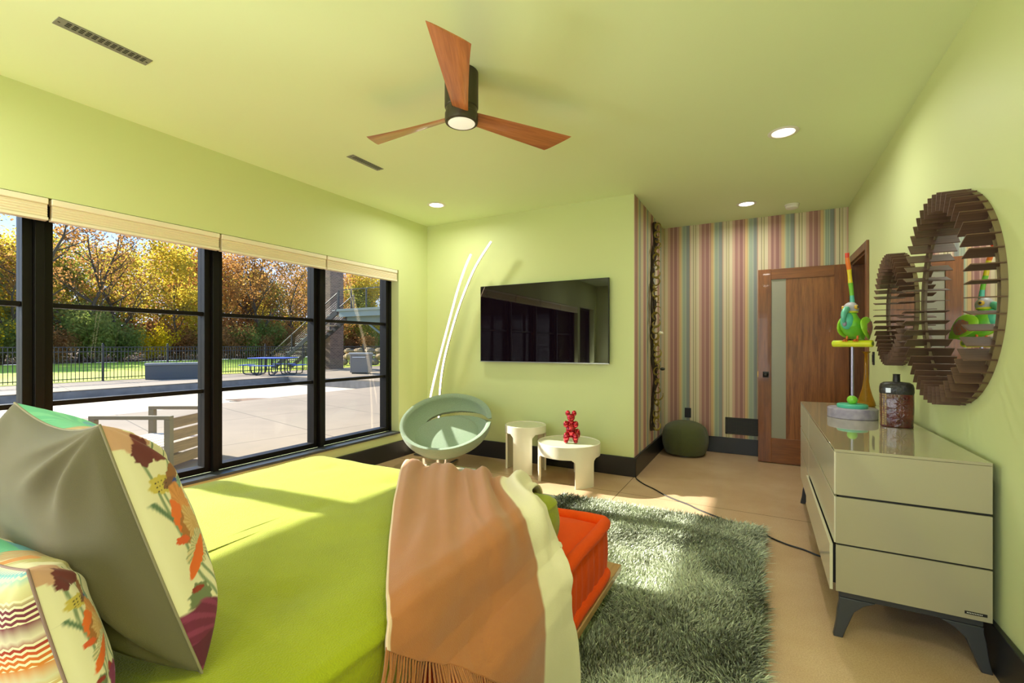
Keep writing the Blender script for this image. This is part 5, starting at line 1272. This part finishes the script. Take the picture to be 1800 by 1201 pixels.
def tree(name, label, cat, group, seed, h, nleaf, lsz, lm, spread=0.30, low=0.25, levels=3, trunk_r=0.22, shrub=False):
    rg = random.Random(seed); t = thing(name, label, cat, (0, 0, 0), 0, group)
    b = MB(); tips = []
    def grow(p, d, l, r, lv):
        pts = [p]; rs = [r]; n = 5 if lv else 9; q = p.copy(); dd = d.copy()
        for k in range(n):
            dd = (dd + Vector((rg.gauss(0, 0.11), rg.gauss(0, 0.11), 0.04 + (0.05 if lv else 0.02)))).normalized()
            q = q + dd * l / n; pts.append(q.copy()); rs.append(r * (1 - 0.75 * (k + 1) / n))
            fr_ = (k + 1) / n
            if lv < levels and fr_ > (low if lv == 0 else 0.3):
                for _ in range(2 if lv == 0 else 1):
                    a = rg.uniform(0, 2 * math.pi); out = Vector((math.cos(a), math.sin(a), rg.uniform(0.35, 1.1))).normalized()
                    grow(q.copy(), out, l * rg.uniform(0.28, 0.46) * (1.15 - 0.45 * fr_ if lv == 0 else 1), rs[-1] * 0.6, lv + 1)
            if lv >= 1 and fr_ > 0.35: tips.append(q.copy())
        b.tube(pts, rs, 7 if lv == 0 else 4, cap=False)
    if shrub:
        for k in range(7):
            a = k * 0.9; grow(Vector((0.1 * math.cos(a), 0.1 * math.sin(a), 0)), Vector((0.6 * math.cos(a), 0.6 * math.sin(a), 1)).normalized(), h * rg.uniform(0.6, 1), 0.04, levels - 1)
    else: grow(Vector((0, 0, -0.2)), Vector((0, 0, 1)), h, trunk_r, 0)
    zm = max(v[2] for v in b.v); kz = h / zm
    b.v = [(v[0] * kz, v[1] * kz, v[2] * kz) for v in b.v]; tips = [v * kz for v in tips]
    b.build('trunk', bark, t, smooth=60)
    rn = np.random.default_rng(seed); T_ = np.array([tuple(v) for v in tips])
    idx = rn.integers(0, len(T_), nleaf); c = T_[idx] + rn.normal(0, spread, (nleaf, 3))
    c[:, 2] = np.maximum(c[:, 2], 0.15)
    a = rn.normal(0, 1, (nleaf, 3)); a /= np.linalg.norm(a, axis=1)[:, None]; b2 = np.cross(a, rn.normal(0, 1, (nleaf, 3))); b2 /= np.linalg.norm(b2, axis=1)[:, None]
    s_ = rn.uniform(0.6, 1.2, (nleaf, 1)) * lsz
    vs = np.stack([c - a * s_ * 0.6, c + b2 * s_ * 0.4, c + a * s_ * 0.6, c - b2 * s_ * 0.4], 1).reshape(-1, 3)
    me = bpy.data.meshes.new('foliage'); me.vertices.add(nleaf * 4); me.vertices.foreach_set('co', vs.reshape(-1).astype(np.float32)); me.loops.add(nleaf * 4)
    me.loops.foreach_set('vertex_index', np.arange(nleaf * 4, dtype=np.int32)); me.polygons.add(nleaf); me.polygons.foreach_set('loop_start', np.arange(nleaf, dtype=np.int32) * 4); me.update(calc_edges=True)
    me.materials.append(lm); o = bpy.data.objects.new('foliage', me); COL.objects.link(o); o.parent = t; o['kind'] = 'stuff'
    return t
protos = []
specs = [
 ('bare_tree', 'tall dark tree almost bare of leaves in the wood beyond the lawn', 1, 16, 1500, 0.22, ((176, 132, 78), (150, 108, 62)), 0.35, 3, 0.26),
 ('bare_tree', 'tall dark tree almost bare of leaves in the wood beyond the lawn', 2, 17, 2200, 0.24, ((184, 138, 76), (156, 108, 58)), 0.35, 3, 0.30),
 ('yellow_tree', 'broad tree with golden yellow autumn leaves in the wood beyond the lawn', 3, 13, 5500, 0.28, ((216, 188, 66), (176, 158, 60)), 0.6, 3, 0.18),
 ('orange_tree', 'tree with orange brown autumn leaves in the wood beyond the lawn', 4, 14, 3800, 0.26, ((206, 150, 78), (172, 116, 60)), 0.5, 3, 0.2),
 ('green_tree', 'olive green leafy tree in the wood beyond the lawn', 5, 12, 5000, 0.28, ((120, 128, 50), (156, 150, 64)), 0.5, 3, 0.2),
 ('orange_tree', 'tree with orange brown autumn leaves in the wood beyond the lawn', 6, 15, 3200, 0.26, ((200, 160, 84), (164, 124, 62)), 0.55, 3, 0.2)]
for nm, lb, sd, h, nl, ls, cc_, sp, lv, tr in specs:
    protos.append(tree(nm, lb, 'tree', nm.replace('_', ' ') + 's of the autumn wood', sd, h, nl, ls, leaf_mat(nm + '_leaves', *cc_), sp, 0.22, lv, tr))
sh = [tree('yellow_shrub', 'bright yellow understorey shrub at the edge of the wood', 'shrub', 'yellow shrubs at the edge of the wood', 21, 4.2, 3800, 0.2, leaf_mat('yellow_shrub_leaves', (236, 206, 40), (206, 180, 40)), 0.35, shrub=True),
      tree('green_shrub', 'dark green understorey shrub at the edge of the wood', 'shrub', 'green shrubs at the edge of the wood', 22, 3.6, 4200, 0.2, leaf_mat('green_shrub_leaves', (120, 136, 64), (156, 160, 84)), 0.4, shrub=True),
      tree('brown_shrub', 'russet brown understorey shrub at the edge of the wood', 'shrub', 'brown shrubs at the edge of the wood', 23, 3.4, 3600, 0.2, leaf_mat('brown_shrub_leaves', (186, 130, 80), (150, 112, 66)), 0.4, shrub=True)]
rr_ = random.Random(17)
spots = []
# (distance beyond the lawn edge, lateral) along sight lines through the window
front = [(-45.5, 12, 1), (-44.5, 16.5, 0), (-46, 20, 0), (-45, 24.5, 2), (-46, 28, 3), (-44.5, 33, 1), (-46, 38, 5), (-45, 43, 3), (-45.5, 48, 4), (-44, 8, 4), (-46, 53, 2), (-45, 4, 0), (-46, 58, 3)]
for x, y, k in front: spots.append((x - 7, y, k, rr_.uniform(0.85, 1.0)))
for row, x in enumerate((-58, -65, -74)):
    y = 2 + row * 2.0
    while y < 84 + row * 8:
        k = rr_.choice((0, 2, 3, 2, 4, 5, 1, 3, 5, 0)); spots.append((x + rr_.uniform(-1.8, 1.8), y, k, rr_.uniform(0.85, 1.05))); y += rr_.uniform(4.0, 5.4)
used = set()
for x, y, k, s_ in spots:
    z = GZ + (0 if x > -50 else 3.5 * ((-50 - x) / 50) ** 2)
    rz = rr_.uniform(0, 6.28)
    if k not in used: used.add(k); p_ = protos[k]; p_.location = (x, y, z); p_.rotation_euler = (0, 0, rz); p_.scale = (s_,) * 3
    else: dup(protos[k], loc=(x, y, z), rz=rz, scale=(s_,) * 3)
used = set()
y = 6.0; i = 0
order = [0, 2, 0, 1, 2, 1, 1, 0, 2, 1, 2, 1, 2, 1, 2, 1, 0, 1, 2, 2, 1, 1, 2, 0, 1, 2, 1, 2]
while y < 72:
    k = order[i % len(order)]; x = -49.6 - rr_.uniform(0, 3.0); s_ = rr_.uniform(0.75, 1.15); rz = rr_.uniform(0, 6.28)
    if k not in used: used.add(k); p_ = sh[k]; p_.location = (x, y, GZ); p_.rotation_euler = (0, 0, rz); p_.scale = (s_,) * 3
    else: dup(sh[k], loc=(x, y, GZ), rz=rz, scale=(s_,) * 3)
    y += rr_.uniform(1.7, 2.7); i += 1
y = 5.0
while y < 78:
    k = rr_.choice((1, 2, 2, 0, 2)); dup(sh[k], loc=(-55.5 - rr_.uniform(0, 3), y, GZ + 0.05), rz=rr_.uniform(0, 6.28), scale=(rr_.uniform(1.1, 1.5),) * 3)
    y += rr_.uniform(2.2, 3.2)
